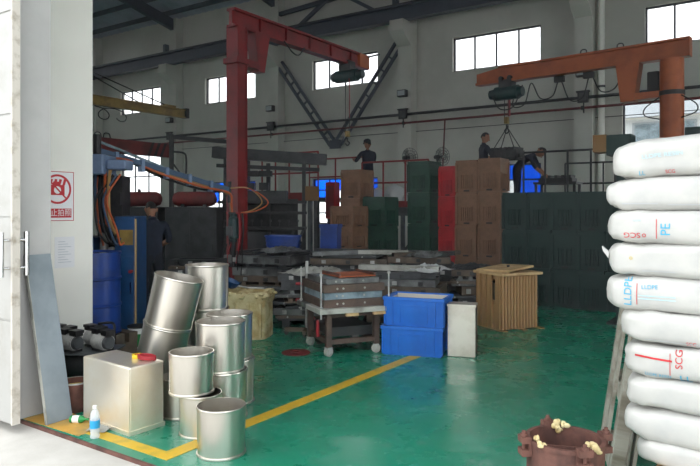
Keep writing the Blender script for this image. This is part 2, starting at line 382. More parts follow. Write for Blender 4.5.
# ------------------------------------------------------------------ sign and notice on the pier
def text_mesh(txt, size, name='lettering'):
    cu = bpy.data.curves.new('t', 'FONT'); cu.body = txt; cu.size = size; cu.align_x = 'CENTER'; cu.align_y = 'CENTER'
    o = bpy.data.objects.new('t', cu); COL.objects.link(o); bpy.context.view_layer.update()
    me = bpy.data.meshes.new_from_object(o.evaluated_get(bpy.context.evaluated_depsgraph_get())); bpy.data.objects.remove(o); me.name = name
    return me
def flat_text(txt, size, material, parent, loc, rot, sx=1):
    me = text_mesh(txt, size); me.materials.clear(); me.materials.append(MATS[material])
    o = put('lettering', me, parent, loc, rot); o.scale = (sx, 1, 1); return o
sg = thing('prohibition_sign', 'red and white no photography sign on the white pier', 'sign', (-5.588, 3.385, 1.48))   # local y runs along the pier, z up
MB().b2((0, -.165, 0), (.006, .165, .46)).build('board', 'paper', sg)
fr = MB()
for a in ((.006, -.165, 0, .0075, .165, .006), (.006, -.165, .454, .0075, .165, .46), (.006, -.165, 0, .0075, -.159, .46), (.006, .159, 0, .0075, .165, .46)): fr.b2(a[:3], a[3:])
fr.build('border', 'print_red', sg)
ring = MB(); n = 40
for k in range(n):
    a0, a1 = 2*PI*k/n, 2*PI*(k+1)/n
    ring.prism([(.138*math.cos(a0), .295+.138*math.sin(a0)), (.138*math.cos(a1), .295+.138*math.sin(a1)), (.118*math.cos(a1), .295+.118*math.sin(a1)), (.118*math.cos(a0), .295+.118*math.sin(a0))], 'x', .006, .008)
ring.build('ring', 'print_red', sg)
cm = MB().b2((.006, -.075, .24), (.0076, .07, .335)).prism([(-.05, .335), (.02, .335), (.01, .365), (-.04, .365)], 'x', .006, .0076)
for k in range(4): cm.prism([(-.085+k*.045, .335), (-.06+k*.045, .335), (-.045+k*.045, .385), (-.07+k*.045, .39)], 'x', .006, .0074)
cm.build('camera_pictogram', 'print_red', sg)
MB().prism([(.035*math.cos(t), .287+.035*math.sin(t)) for t in [2*PI*k/20 for k in range(20)]], 'x', .0076, .0084).build('lens_mark', 'paper', sg)
MB().bar((.0085, -.09, .385), (.0085, .09, .205), .014, .0015, up=(1, 0, 0)).build('slash', 'print_red', sg)
MB().b2((.006, -.14, .03), (.0076, .14, .115)).build('caption_bar', 'print_red', sg)
flat_text('禁止拍照', .072, 'paper', sg, (.0082, 0, .072), (90, 0, 90), .95)
nt_ = thing('notice_sheet', 'faded paper notice taped below the sign on the pier', 'notice', (-5.588, 3.46, 1.04))
MB().b2((0, -.1, 0), (.002, .1, .29)).build('sheet', 'paper', nt_)
for k in range(9): MB().b2((.002, -.065, .05+k*.024), (.0026, .065-.03*((k*7) % 3), .056+k*.024)).build('text_line', 'notice_ink', nt_)

# ------------------------------------------------------------------ stainless steel pots
def pot(x, y, z, r, h, label, tilt=None, handle=False):
    t = thing('steel_pot', label, 'pot', (x, y, z), 0, 'stainless steel pots by the doorway', rot=tilt or (0, 0, random.uniform(0, 360)))
    MB().lathe([(0, .006), (r*.95, .006), (r*.955, .02), (r*.97, h*.5), (r*.985, h-.006), (r*.97, h-.006), (r*.955, h*.5), (r*.93, .03), (0, .03)], 40).build('body', 'stainless', t, smooth=True)
    MB().lathe([(r*.965, h-.014), (r*1.0, h-.016), (r*1.015, h-.008), (r*1.0, h), (r*.965, h)], 40, closed=True).build('rim', 'stainless', t, smooth=True)
    MB().lathe([(r*.90, 0), (r*1.0, 0), (r*1.01, .006), (r*1.0, .014), (r*.95, .016), (r*.90, .012)], 40, closed=True).build('base_ring', 'stainless', t, smooth=True)
    MB().b2((r*.952, -.003, .02), (r*.983, .003, h-.015)).build('weld_seam', 'stainless', t)
    return t
pot(-3.05, 2.99, 0, .16, .315, 'short steel pot standing alone in front of all the other pots')
pot(-3.44, 3.17, 0, .15, .29, 'lower pot of the front pair, half behind the lone steel pot')
pot(-3.50, 3.14, .29, .158, .29, 'upper pot of the front pair, between silver box and tall stack')
pot(-3.88, 3.36, 0, .15, .30, 'small steel pot half hidden behind the corner of the silver box')
pot(-3.57, 3.52, 0, .185, .365, 'lower pot of the tall stack behind the front pair')
pot(-3.59, 3.51, .365, .19, .37, 'upper pot of the tall stack with a bright open rim')
pot(-3.80, 3.85, 0, .185, .36, 'lower steel pot in the rightmost stack next to the beige trough')
pot(-3.82, 3.84, .36, .19, .37, 'upper steel pot in the rightmost stack next to the beige trough')
q = Vector((-4.38, 3.68, 0)); tl = (0, 13.5, 34.2)
def tilted(u):   # along the tilted axis of the leaning pair
    return Euler([R(a) for a in tl]).to_matrix() @ Vector((0, 0, u))
p_ = Vector((-4.50, 3.60, .047))
pot(*p_, .205, .56, 'tall lower pot of the leaning pair behind the silver box', tilt=tl)
pot(*(p_ + tilted(.56)), .21, .43, 'tilted upper pot of the leaning pair, wide rim facing up', tilt=tl)
pot(-4.47, 4.20, 0, .19, .33, 'bottom pot of the rear column behind the leaning pair')
pot(-4.47, 4.20, .33, .195, .335, 'middle pot of the rear column behind the leaning pair')
pot(-4.46, 4.19, .665, .20, .41, 'top pot of the rear column, highest of the upright pots')

# ------------------------------------------------------------------ silver box, bottle, small things by the threshold
sb = thing('steel_box', 'dented brushed steel box standing upside down at the threshold', 'box', (-4.09, 3.00, 0), -3)
MB().b2((-.3, -.145, .004), (.3, .145, .48)).build('body', 'brushed', sb, bevel=.012)
MB().b2((-.306, -.151, 0), (.306, -.143, .03)).b2((-.306, .143, 0), (.306, .151, .03)).b2((-.306, -.143, 0), (-.298, .143, .03)).b2((.298, -.143, 0), (.306, .143, .03)).build('lip', 'brushed', sb)
MB().b2((.297, -.15, .03), (.303, -.143, .47)).build('corner_seam', 'brushed', sb)
tt = thing('tape_roll', 'yellow tape roll lying on top of the steel box', 'tape roll', (-4.00, 3.06, .4815), 20)
MB().lathe([(.022, 0), (.038, 0), (.038, .028), (.022, .028)], 24, closed=True).build('roll', 'yellow_plastic', tt, smooth=True)
MB().lathe([(.018, .001), (.022, .001), (.022, .027), (.018, .027)], 24, closed=True).build('core', 'print_red', tt, smooth=True)
cl = thing('strap_coil', 'dark red strap heaped on the steel box beside the tape', 'strap', (-3.89, 3.06, .4815))
pts = []
for k in range(60): pts.append((.07*math.cos(k*.5)*(1+.2*math.sin(k)), .04*math.sin(k*.5), .008+.0004*k))
MB().tube(pts, .008, 6).build('strap', 'hose_red', cl, smooth=True)
bt = thing('water_bottle', 'clear plastic water bottle with blue label standing on the threshold', 'bottle', (-3.97, 2.685, .0032))
MB().lathe([(0, 0), (.030, 0), (.033, .01), (.031, .03), (.033, .06), (.0325, .14), (.033, .155), (.022, .185), (.013, .195), (.013, .212)], 24).build('body', 'clear_plastic', bt, smooth=True)
MB().lathe([(.0338, .07), (.0345, .07), (.0345, .125), (.0338, .125)], 24, closed=True).build('label_band', 'label_blue', bt, smooth=True)
MB().lathe([(.0155, .203), (.0155, .222), (0, .224)], 16).build('cap', 'white_plastic', bt, smooth=True)
bp = thing('leaning_panel', 'narrow blue-grey panel leaning against the door jamb', 'panel', (-4.5, 2.745, .001), rot=(0, -12.6, 3))
MB().b2((-.012, -.105, 0), (.012, .105, 1.27)).build('board', 'panel_grey', bp, bevel=.003)
MB().b2((-.0135, -.107, .0), (.0135, -.101, 1.27)).build('edge_fold', 'plate_pale', bp)
pb = thing('paint_bucket', 'rusty paint bucket with yellow dregs behind the leaning panel', 'bucket', (-4.66, 2.975, 0))
MB().lathe([(0, 0), (.10, 0), (.118, .23), (.112, .23), (.095, .02), (0, .02)], 28).build('pail', 'rust', pb, smooth=True)
MB().lathe([(0, .18), (.108, .18), (.108, .185), (0, .19)], 28).build('dregs', 'foam_yellow', pb, smooth=True)
MB().tube(curve_pts([(-.118, 0, .21), (-.09, .03, .15), (0, .12, .12), (.09, .03, .15), (.118, 0, .21)], 5), .004, 6).build('bail', 'dark_steel', pb, smooth=True)
MB().lathe([(.113, .222), (.121, .222), (.121, .234), (.113, .234)], 28, closed=True).build('rim', 'alu', pb, smooth=True)
gb = thing('glue_bottle', 'small green squeeze bottle lying on the worn floor paint', 'bottle', (-4.36, 2.80, .028), rot=(0, 90, 30))
MB().lathe([(0, -.05), (.026, -.05), (.026, .04), (.010, .06), (.006, .09)], 18).build('body', 'green_plastic', gb, smooth=True)
MB().lathe([(.027, -.03), (.0275, -.03), (.0275, .02), (.027, .02)], 18, closed=True).build('label_band', 'white_plastic', gb, smooth=True)
ss = thing('wood_offcut', 'short wooden offcut lying beside the green squeeze bottle', 'offcut', (-4.2, 2.93, 0), 35)
MB().b2((-.11, -.03, 0), (.11, .03, .035)).build('block', 'wood_light', ss, bevel=.003)
MB().b2((.05, -.031, .035), (.09, .031, .038)).build('tape', 'plate_pale', ss)
rag = MB(); 
for i in range(7):
    for j in range(7): rag.v.append(((i-3)*.025, (j-3)*.02, .004+.022*abs(math.sin(i*1.9+j*.8))*(1-((i-3)**2+(j-3)**2)/22)))
for i in range(6):
    for j in range(6): rag.f.append((i*7+j, i*7+j+1, i*7+j+8, i*7+j+7)); rag.m.append(0)
tag(rag.build('rag', 'plate_pale', None, (-4.08, 2.80, .003), (0, 0, 20), smooth=True), 'crumpled pale rag beside the water bottle', 'rag')

# ------------------------------------------------------------------ air compressor: tank with pump motors
ac = thing('air_compressor', 'air compressor with several aluminium motor heads beside the white pier', 'compressor', (-5.17, 3.30, 0), 34)
MB().tube([(-.36, 0, .23), (-.33, 0, .23), (.33, 0, .23), (.36, 0, .23)], [.07, .13, .13, .07], 20).build('tank', 'dark_steel', ac, smooth=True)
for x in (-.25, .25):
    for y in (-.11, .11): MB().b2((x-.02, y-.02, 0), (x+.02, y+.02, .18)).build('foot', 'dark_steel', ac)
MB().b2((-.38, -.19, .345), (.38, .19, .36)).build('deck', 'grey_steel', ac)
def motor(x, y, a):
    m0 = put('motor', MB().cyl((-.085, 0, .08), (.085, 0, .08), .068, n=22).mesh('motor', 'alu', True), ac, (x, y, .36), (0, 0, a))
    for k in range(9): MB().tube([(-.07+k*.0175-.002, 0, .08), (-.07+k*.0175+.002, 0, .08)], .074, 22).build('fin', 'alu', m0, smooth=True)
    for s_ in (-1, 1):
        MB().cyl((s_*.085, 0, .08), (s_*.112, 0, .08), .06, .05, 18).build('end_cap', 'grey_steel', m0, smooth=True)
        MB().b2((s_*.075-.045, -.035, .14), (s_*.075+.045, .035, .18)).b2((s_*.075-.052, -.042, .165), (s_*.075+.052, .042, .19)).build('cylinder_head', 'black', m0)
    MB().b2((-.09, -.05, 0), (.09, .05, .02)).build('mount', 'dark_steel', m0)
for (x, y, a) in ((-.27, -.08, -34), (.0, -.09, -30), (.27, -.07, -38), (-.14, .10, -30), (.14, .10, -36)): motor(x, y, a)
MB().tube(curve_pts([(.33, .0, .36), (.34, .02, .50), (.28, .14, .56), (.14, .17, .55)], 6), .012, 8).build('air_pipe', 'black', ac, smooth=True)
tag(MB().tube(curve_pts([(.0, 0, .012), (.1, .12, .012), (.24, .05, .012), (.36, .16, .012), (.5, .1, .012), (.62, .22, .012)], 8), .011, 8).build('air_hose', 'hose_red', None, (-4.66, 3.42, 0), smooth=True), 'thin red air hose lying on the floor behind the steel box', 'hose')

# ------------------------------------------------------------------ blue drum, blue cabinet, paint pail
def drum(x, y, z, label):
    t = thing('steel_drum', label, 'drum', (x, y, z))
    MB().lathe([(0, .02), (.285, .02), (.285, .29), (.297, .30), (.297, .315), (.285, .325), (.285, .58), (.297, .59), (.297, .605), (.285, .615), (.285, .87), (.28, .875), (.27, .862), (0, .862)], 36).build('body', 'drum_blue', t, smooth=True)
    for z_ in (0, .858): MB().lathe([(.276, z_), (.294, z_), (.294, z_+.024), (.276, z_+.024)], 36, closed=True).build('chime', 'drum_blue', t, smooth=True)
    MB().cyl((.17, 0, .862), (.17, 0, .88), .035, n=16).build('bung', 'alu', t, smooth=True)
    return t
drum(-6.27, 4.22, .24, 'blue steel drum on a low block behind the white pier')
bk = thing('wooden_block', 'low timber dunnage under the blue drum', 'dunnage', (-6.27, 4.22, 0))
for k in range(3): MB().b2((-.36+k*.29, -.3, 0), (-.36+k*.29+.14, .3, .14)).build('bearer', 'plate_brown', bk)
for k in range(4): MB().b2((-.36, -.3+k*.165, .14), (.36, -.3+k*.165+.11, .24)).build('board', 'plate_brown', bk)
bc = thing('machine_cabinet', 'blue machine cabinet with pale edge in front of the worker at the hoses', 'cabinet', (-6.60, 4.97, 0), 34)
MB().b2((-.13, -.22, .05), (.11, .22, 1.50)).build('body', 'cabinet_blue', bc, bevel=.01)
MB().b2((.11, -.225, .05), (.126, -.195, 1.47)).build('edge_trim', 'wood_light', bc)
dr_ = MB().b2((-.115, -.235, .12), (.095, -.22, 1.02)).build('door', 'cabinet_blue', bc)
MB().b2((.06, -.25, .58), (.075, -.235, .72)).build('handle', 'chrome', dr_)
MB().b2((-.07, -.226, 1.16), (.09, -.22, 1.34)).build('rating_plate', 'yellow_paint', bc)
MB().b2((-.14, -.2, 0), (.12, .2, .05)).build('plinth', 'dark_steel', bc)
MB().cyl((.08, -.235, .85), (.08, -.30, .85), .02, n=12).build('valve', 'hose_red', bc, smooth=True)
pl = thing('paint_pail', 'small green and white pail standing beside the blue drum', 'pail', (-6.02, 4.62, .0))
MB().lathe([(0, 0), (.1, 0), (.115, .27), (.105, .27), (.09, .02), (0, .02)], 24).build('pail', 'white_plastic', pl, smooth=True)
MB().lathe([(.1075, .06), (.109, .06), (.1165, .2), (.115, .2)], 24, closed=True).build('label_band', 'green_plastic', pl, smooth=True)
MB().lathe([(.11, .262), (.121, .262), (.121, .28), (0, .285)], 24).build('lid', 'dark_steel', pl, smooth=True)
MB().tube(curve_pts([(-.115, 0, .24), (0, -.13, .2), (.115, 0, .24)], 6), .003, 6).build('bail', 'dark_steel', pl, smooth=True)

# ------------------------------------------------------------------ foaming machine with boom and hoses
fmch = thing('foaming_machine', 'foaming machine of pale blue and dark steel with gauges beside the drum', 'machine', (-6.95, 4.85, 0), 34)
MB().b2((-.5, -.3, 0), (.2, .35, .08)).build('base', 'dark_steel', fmch)
MB().b2((-.45, -.25, .08), (-.05, .25, 1.25)).build('tank_housing', 'cabinet_blue', fmch, bevel=.02)
MB().b2((-.42, -.28, 1.25), (-.28, -.1, 2.12)).build('column', 'cabinet_blue', fmch)
MB().b2((-.5, -.34, 2.0), (.1, .1, 2.24)).b2((.1, -.26, 2.06), (.34, .02, 2.18)).build('head_housing', 'pale_blue', fmch, bevel=.02)
MB().b2((-.1, .0, .08), (.2, .3, 2.0)).build('rear_frame', 'dark_steel', fmch)
for z in (1.32, 1.64): MB().b2((-.05, -.06, z), (.2, 0, z+.15)).build('pump_shelf', 'dark_steel', fmch)
for k in range(4):
    MB().cyl((-.2+k*.13, -.28, 1.05+.06*(k % 2)), (-.2+k*.13, -.34, 1.05+.06*(k % 2)), .03, n=14).build('gauge', 'alu' if k % 2 else 'yellow_paint', fmch, smooth=True)
for k in range(3): MB().cyl((-.22+k*.15, -.27, .75), (-.22+k*.15, -.27, 1.0), .035, n=14).build('filter', 'dark_steel', fmch, smooth=True)
MB().cyl((.05, -.18, .9), (.05, -.18, 1.3), .05, n=16).build('pump', 'alu', fmch, smooth=True)
bm_ = thing('hose_boom', 'grey-blue swinging boom carrying a hose bundle to the red crane column', 'boom', (0, 0, 0))
A_, B_ = Vector((-7.2, 4.9, 2.33)), Vector((-6.98, 6.98, 1.88))
MB().bar(A_, B_, .06, .07).build('arm', 'hose_blue', bm_)
MB().bar(A_ + Vector((0, 0, .12)), A_.lerp(B_, .55) + Vector((0, 0, .02)), .03, .03).build('tie', 'plate_blue', bm_)
for t in (.12, .3, .48, .66, .84): 
    c_ = A_.lerp(B_, t); MB().box(c_ + Vector((0, 0, -.03)), (.09, .05, .16)).build('clamp', 'pale_blue', bm_)
MB().cyl(A_ + Vector((0, 0, -.35)), A_ + Vector((0, 0, .2)), .05, n=14).build('pivot', 'dark_steel', bm_, smooth=True)
MB().cyl(B_ + Vector((0, .03, -.2)), B_ + Vector((0, .03, .12)), .03, n=12).build('swivel', 'dark_steel', bm_, smooth=True)
hcol = ['hose_orange', 'hose_black', 'hose_tan', 'hose_black', 'hose_orange', 'hose_blue', 'hose_black']
for k in range(7):
    o1 = (random.uniform(-.06, .06), random.uniform(-.03, .08)); sag = random.uniform(.06, .16); off = random.uniform(-.1, .1)
    P = [(-6.62+o1[0]+off, 4.66+o1[1], 1.15+.05*k), (-6.66+off*1.5, 4.62, 1.5), (-6.84+off*1.6, 4.76, 2.0+.03*k), A_.lerp(B_, .18)+Vector((o1[0], 0, -.02)),
         A_.lerp(B_, .45)+Vector((o1[0], 0, -sag*.6)), A_.lerp(B_, .75)+Vector((o1[0], 0, -sag*.7)), B_+Vector((o1[0], -.02, -.05)), B_+Vector((o1[0]*.6, .05, -.22)), B_+Vector((o1[0]*.4, .08, -.40))]
    MB().tube(curve_pts(P, 7), .013+.004*(k % 3), 7).build('hose', hcol[k], bm_, smooth=True)
for k, (c_, dx) in enumerate((('hose_orange', .42), ('hose_tan', .3))):
    P = [B_+Vector((0, 0, .02)), B_+Vector((.2, .24, .02)), B_+Vector((dx+.1, .32, -.18)), B_+Vector((dx-.06, .25, -.32)), B_+Vector((.05, .08, -.36))]
    MB().tube(curve_pts(P, 8), .010, 7).build('hose', c_, bm_, smooth=True)
for k in range(4):   # loops hanging at the machine side
    x = -6.62 + .07*k
    P = [(x-.1, 4.74, 2.0), (x-.16, 4.60, 1.7), (x-.1+.05*k, 4.58, 1.35), (x+.03, 4.64, 1.18), (x+.06, 4.68, 1.35-.05*k)]
    MB().tube(curve_pts(P, 8), .012, 7).build('hose', hcol[(k*2+1) % 7], bm_, smooth=True)
mh = thing('mixing_head', 'teal mixing head hanging on hoses in front of the red crane column', 'mixing head', (-6.96, 7.08, 1.08))
MB().lathe([(0, .0), (.05, .0), (.05, .05), (.075, .06), (.075, .36), (.055, .38), (.055, .43), (.085, .435), (.085, .455), (0, .455)], 22).build('body', 'hoist_green', mh, smooth=True)
MB().b2((-.13, -.03, .43), (.13, .03, .46)).build('hanger_bar', 'red_rail', mh)
MB().cyl((0, 0, -.38), (0, 0, .0), .028, .035, 12).build('nozzle', 'dark_steel', mh, smooth=True)
for k, (x, y) in enumerate(((-.1, .02), (.11, 0), (.13, .05))):
    MB().tube(curve_pts([(x, y, .45), (x*1.2, y, .2), (x*.9, y, -.1), (x*.5, y, -.32)], 6), .013, 7).build('feed_hose', ['hose_black', 'hose_red', 'hose_black'][k], mh, smooth=True)
MB().b2((-.06, -.10, .1), (.06, -.07, .24)).build('control_box', 'grey_steel', mh)
wz = thing('wiring_harness', 'tangle of dark cables drooping under the mixing head', 'cables', (-6.96, 7.08, .9)); 
for k in range(5):
    x = -.16 + .08*k
    MB().tube(curve_pts([(x, .02, .15), (x*1.3, -.03, -.1), (x*.8, .03, -.35), (x*1.6, -.02, -.62), (x*1.9, 0, -.88)], 6), .009, 6).build('cable', ['hose_black', 'hose_red', 'hose_black', 'hose_black', 'hose_black'][k], wz, smooth=True)

# ------------------------------------------------------------------ jib cranes
rc = thing('jib_crane', 'red jib crane with green hoist, column behind the mixing head', 'crane', (-7.58, 7.79, 0))
MB().b2((-.115, -.1, .02), (.115, .1, 4.62)).b2((-.13, -.115, .02), (.13, -.09, 4.62)).b2((-.13, .09, .02), (.13, .115, 4.62)).build('column', 'red_paint', rc)
MB().b2((-.3, -.3, 0), (.3, .3, .03)).build('base_plate', 'red_paint', rc)
j_ = MB().b2((-.035, -.15, 4.62), (.035, 3.95, 4.88)).b2((-.09, -.15, 4.87), (.09, 3.95, 4.91)).b2((-.09, -.15, 4.60), (.09, 3.95, 4.64)).build('jib', 'red_paint', rc)
for k in range(5): MB().b2((.035, .5+k*.7, 4.64), (.085, .515+k*.7, 4.87)).build('stiffener', 'red_paint', j_)
MB().b2((-.1, 3.6, 4.62), (.1, 3.97, 4.9)).build('end_stop', 'orange_paint', j_)
MB().bar((0, 3.9, 4.86), (.35, 4.0, 4.92), .03, .03).build('bumper', 'dark_steel', j_)
MB().prism([(.34, 4.62), (.72, 4.62), (.58, 3.95), (.42, 3.95)], 'x', -.1, .1).build('hanger_arm', 'red_paint', rc)
MB().b2((-.11, .1, 3.98), (.11, .5, 4.1)).b2((-.16, -.16, 4.0), (.16, .16, 4.09)).build('roller_collar', 'red_paint', rc)
MB().tube(curve_pts([(.1, 1.1, 4.62), (.13, 1.3, 4.45), (.12, 1.5, 4.44), (.1, 1.7, 4.62)], 6), .012, 6).build('festoon_cable', 'hose_black', rc, smooth=True)
def hoist(x, y, z, rz, parent, rope, far=0):
    h = put('hoist', MB().cyl((-.26, 0, 0), (.26, 0, 0), .13, n=20).mesh('hoist', 'hoist_green', True), parent, (x, y, z), (0, 0, rz))
    MB().cyl((.26, 0, 0), (.40, 0, 0), .10, .085, 16).build('motor', 'hoist_green', h, smooth=True); MB().cyl((-.26, 0, 0), (-.36, 0, 0), .11, .09, 16).build('gearbox', 'hoist_green', h, smooth=True)
    MB().b2((-.15, -.09, .1), (.15, .09, .24)).build('trolley', 'dark_steel', h)
    for s_ in (-.1, .1): MB().cyl((s_, -.1, .26), (s_, .1, .26), .05, n=12).build('wheel', 'dark_steel', h, smooth=True)
    for s_ in (-.05, .05): MB().cyl((s_, .02, -rope), (s_, .02, 0), .008, n=6).build('rope', 'dark_steel', h)
    k = MB().b2((-.04, -.02, -rope-.12), (.04, .06, -rope)).build('hook_block', 'yellow_paint', h)
    MB().tube(curve_pts([(0, .02, -rope-.14), (0, .02, -rope-.2), (.05, .02, -rope-.25), (0, .02, -rope-.3), (-.05, .02, -rope-.26)], 5), .014, 8).build('hook', 'dark_steel', k, smooth=True)
    return h
h1 = hoist(0, 3.25, 4.36, 0, rc, 1.15)
MB().tube(curve_pts([(.12, -.1, -.05), (.14, -.1, -.5), (.13, -.1, -.9)], 4), .008, 6).build('pendant_cable', 'hose_red', h1, smooth=True)
oc = thing('jib_crane', 'orange jib crane reaching across above the white sacks', 'crane', (-1.68, 12.76, 0), 172.9)
MB().cyl((0, 0, .03), (0, 0, 4.27), .2, n=28).build('column', 'orange_paint', oc, smooth=True)
MB().cyl((0, 0, 0), (0, 0, .03), .36, n=28).build('base_plate', 'orange_paint', oc, smooth=True)
MB().cyl((0, 0, 3.62), (0, 0, 3.70), .215, n=28).build('collar', 'dark_steel', oc, smooth=True)
j_ = MB().prism([(-.3, 4.28), (3.95, 4.34), (3.95, 4.53), (3.3, 4.62), (-.3, 4.62)], 'y', -.045, .045).b2((-.3, -.1, 4.58), (3.4, .1, 4.62)).b2((-.3, -.1, 4.28), (3.95, .1, 4.33)).build('jib', 'orange_paint', oc)
MB().b2((-.31, -.1, 4.28), (-.28, .1, 4.62)).build('end_plate', 'orange_paint', j_)
for x in (.9, 1.6): MB().tube(curve_pts([(x-.06, 0, 4.62), (x-.05, 0, 4.69), (x, 0, 4.71), (x+.05, 0, 4.69), (x+.06, 0, 4.62)], 4), .012, 6).build('lifting_eye', 'dark_steel', j_, smooth=True)
MB().prism([(.52, 4.3), (.95, 4.3), (.86, 3.58), (.62, 3.58)], 'y', -.12, .12).build('hanger_arm', 'orange_paint', oc)
MB().b2((.16, -.1, 3.6), (.64, .1, 3.72)).build('roller_arm', 'orange_paint', oc)
MB().b2((.22, -.14, 3.72), (.42, .02, 4.1)).build('drive_motor', 'black', oc, bevel=.02)
for s_ in (-1, 1): MB().tube(curve_pts([(-s_*.18, .1, 3.6), (-s_*.42, .12, 3.42), (-s_*.42, .12, 3.28), (-s_*.18, .1, 3.2)], 7), .012, 6).build('cable_loop', 'hose_black', oc, smooth=True)
P = []
for k in range(4):
    x0 = .9 + k*.62
    P += [(x0, -.14, 4.22), (x0+.15, -.14, 3.9-.1*(k % 2)), (x0+.42, -.14, 3.88-.1*(k % 2))]
P += [(3.1, -.14, 4.15)]
MB().tube(curve_pts(P, 6), .013, 6).build('festoon_cable', 'hose_black', oc, smooth=True)
for x in (1.55, 2.15): MB().b2((x-.1, -.18, 4.16), (x+.1, -.1, 4.28)).build('cable_trolley', 'dark_steel', oc)
h2 = hoist(3.24, 0, 4.05, 0, oc, .45); h2.scale = (1, 1.15, 1.15)
MB().b2((-.02, -.1, -.42), (.02, -.06, -.1)).build('control_pendant', 'hose_red', h2)
MB().tube(curve_pts([(.3, .08, -.05), (.1, .12, -.3), (-.2, .1, -.28), (-.38, .05, .1)], 6), .012, 6).build('supply_cable', 'hose_black', h2, smooth=True)
# load hanging from the orange crane
ld = thing('hanging_mould', 'dark mould frame slung on chains under the orange crane', 'mould', (-4.895, 13.16, 2.62), 172)
MB().b2((-.3, -.2, 0), (.3, -.15, .2)).b2((-.3, .15, 0), (.3, .2, .2)).b2((-.3, -.2, 0), (-.25, .2, .2)).b2((.25, -.2, 0), (.3, .2, .2)).build('frame', 'dark_steel', ld)
MB().b2((-.34, -.1, .04), (.34, .1, .12)).build('core', 'black', ld)
for k in range(6): MB().b2((-.27+k*.1, -.21, .06), (-.23+k*.1, .21, .26)).build('clamp', 'dark_steel', ld)
for x in (-.26, .26):
    for y in (-.16, .16): MB().cyl((x, y, .2), (0, 0, .70), .011, n=6).build('sling', 'black', ld)
MB().cyl((0, 0, .68), (0, 0, .74), .03, n=10).build('master_link', 'dark_steel', ld, smooth=True)
# two more jibs on the far side, columns behind the pier
yc = thing('jib_crane', 'dull yellow jib with tie rods below the far windows', 'crane', (-13, 8.0, 0))
MB().cyl((0, 0, .02), (0, 0, 4.9), .16, n=20).build('column', 'yellow_paint', yc, smooth=True)
MB().cyl((0, 0, 0), (0, 0, .03), .3, n=20).build('base_plate', 'yellow_paint', yc, smooth=True)
MB().b2((-.03, 0, 3.96), (.03, 3.45, 4.16)).b2((-.07, 0, 3.95), (.07, 3.45, 3.98)).b2((-.07, 0, 4.14), (.07, 3.45, 4.17)).build('jib', 'yellow_paint', yc)
for y in (2.0, 3.0): MB().cyl((0, 0, 4.85), (0, y, 4.17), .014, n=6).build('tie_rod', 'dark_steel', yc)
MB().b2((-.1, 3.4, 3.95), (.1, 3.5, 4.2)).build('end_stop', 'dark_steel', yc)
MB().b2((-.05, 2.75, 4.17), (.05, 3.1, 4.23)).build('lug_plate', 'yellow_paint', yc)
P = [(.05, .75+.25*math.sin(k*.8)+.06*k, 3.78+.14*math.cos(k*.8)) for k in range(14)]
MB().tube(curve_pts(P, 4), .012, 6).build('cable_coil', 'hose_black', yc, smooth=True)
r2 = thing('jib_crane', 'low red jib arm with dark stripes above the machine at the pier', 'crane', (-11, 6.7, 0))
MB().cyl((0, 0, .02), (0, 0, 2.98), .15, n=20).build('column', 'red_paint', r2, smooth=True)
MB().cyl((0, 0, 0), (0, 0, .03), .3, n=20).build('base_plate', 'red_paint', r2, smooth=True)
MB().b2((-.08, 0, 2.69), (.08, 2.6, 2.97)).build('jib', 'red_tank', r2, bevel=.01)
for k in range(3): MB().prism([(1.9+k*.16, 2.69), (1.97+k*.16, 2.69), (2.09+k*.16, 2.97), (2.02+k*.16, 2.97)], 'x', .08, .083).build('stripe', 'black', r2)
for y in (.8, 1.0): MB().tube(curve_pts([(0, y-.08, 2.97), (0, y-.05, 3.06), (0, y+.05, 3.06), (0, y+.08, 2.97)], 4), .012, 6).build('lifting_eye', 'dark_steel', r2, smooth=True)

# ------------------------------------------------------------------ stacked plastic crates
def crate_meshes(w_, d_, h_, m):
    t = .93; th = .02; body = MB()
    def ring(sx, sy, z): return [(-sx, -sy, z), (sx, -sy, z), (sx, sy, z), (-sx, sy, z)]
    a, b = w_/2, d_/2; prof = [(t, 0, .0), (1, 0, h_*.93), (1, -th, h_*.93), (t, -th, .03)]
    vs = []
    for (s_, o_, z) in prof: vs += ring(a*s_+o_, b*s_+o_, z)
    fs = [(i*4+j, i*4+(j+1) % 4, i*4+4+(j+1) % 4, i*4+4+j) for i in range(3) for j in range(4)] + [(0, 3, 2, 1), (12, 13, 14, 15)]
    body.add(vs, fs)
    rim = MB()
    for z0, z1, e in ((h_*.93, h_-.004, .006), (h_*.88, h_*.925, .014)):
        rim.b2((-a-e, -b-e, z0), (a+e, -b+.012, z1)).b2((-a-e, b-.012, z0), (a+e, b+e, z1)).b2((-a-e, -b+.012, z0), (-a+.012, b-.012, z1)).b2((a-.012, -b+.012, z0), (a+e, b-.012, z1))
    post = MB().box((0, 0, h_*.45), (.045, .045, h_*.88), taper=.95)
    ribs = MB()
    for k in range(6):
        u = (-.5+k/5)*w_*.52; v = (-.5+k/5)*d_*.52
        for s_ in (-1, 1):
            ribs.box((u, s_*b*.98, h_*.33), (.022, .04, h_*.42)); ribs.box((s_*a*.98, v, h_*.33), (.04, .022, h_*.42))
    for s_ in (-1, 1):
        ribs.box((0, s_*b*.985, h_*.56), (w_*.62, .022, .016)); ribs.box((s_*a*.985, 0, h_*.56), (.022, d_*.62, .016))
    slot = MB()
    for s_ in (-1, 1):
        slot.box((0, s_*b*.935, h_*.05), (w_*.26, .028, h_*.045)); slot.box((s_*a*.935, 0, h_*.05), (.028, d_*.26, h_*.045))
    return [('body', body.mesh('body', m)), ('rim', rim.mesh('rim', m)), ('corner_post', post.mesh('corner_post', m), a*.965, b*.965), ('ribs', ribs.mesh('ribs', m)), ('handle_slots', slot.mesh('handle_slots', 'black'))]
CM = {}
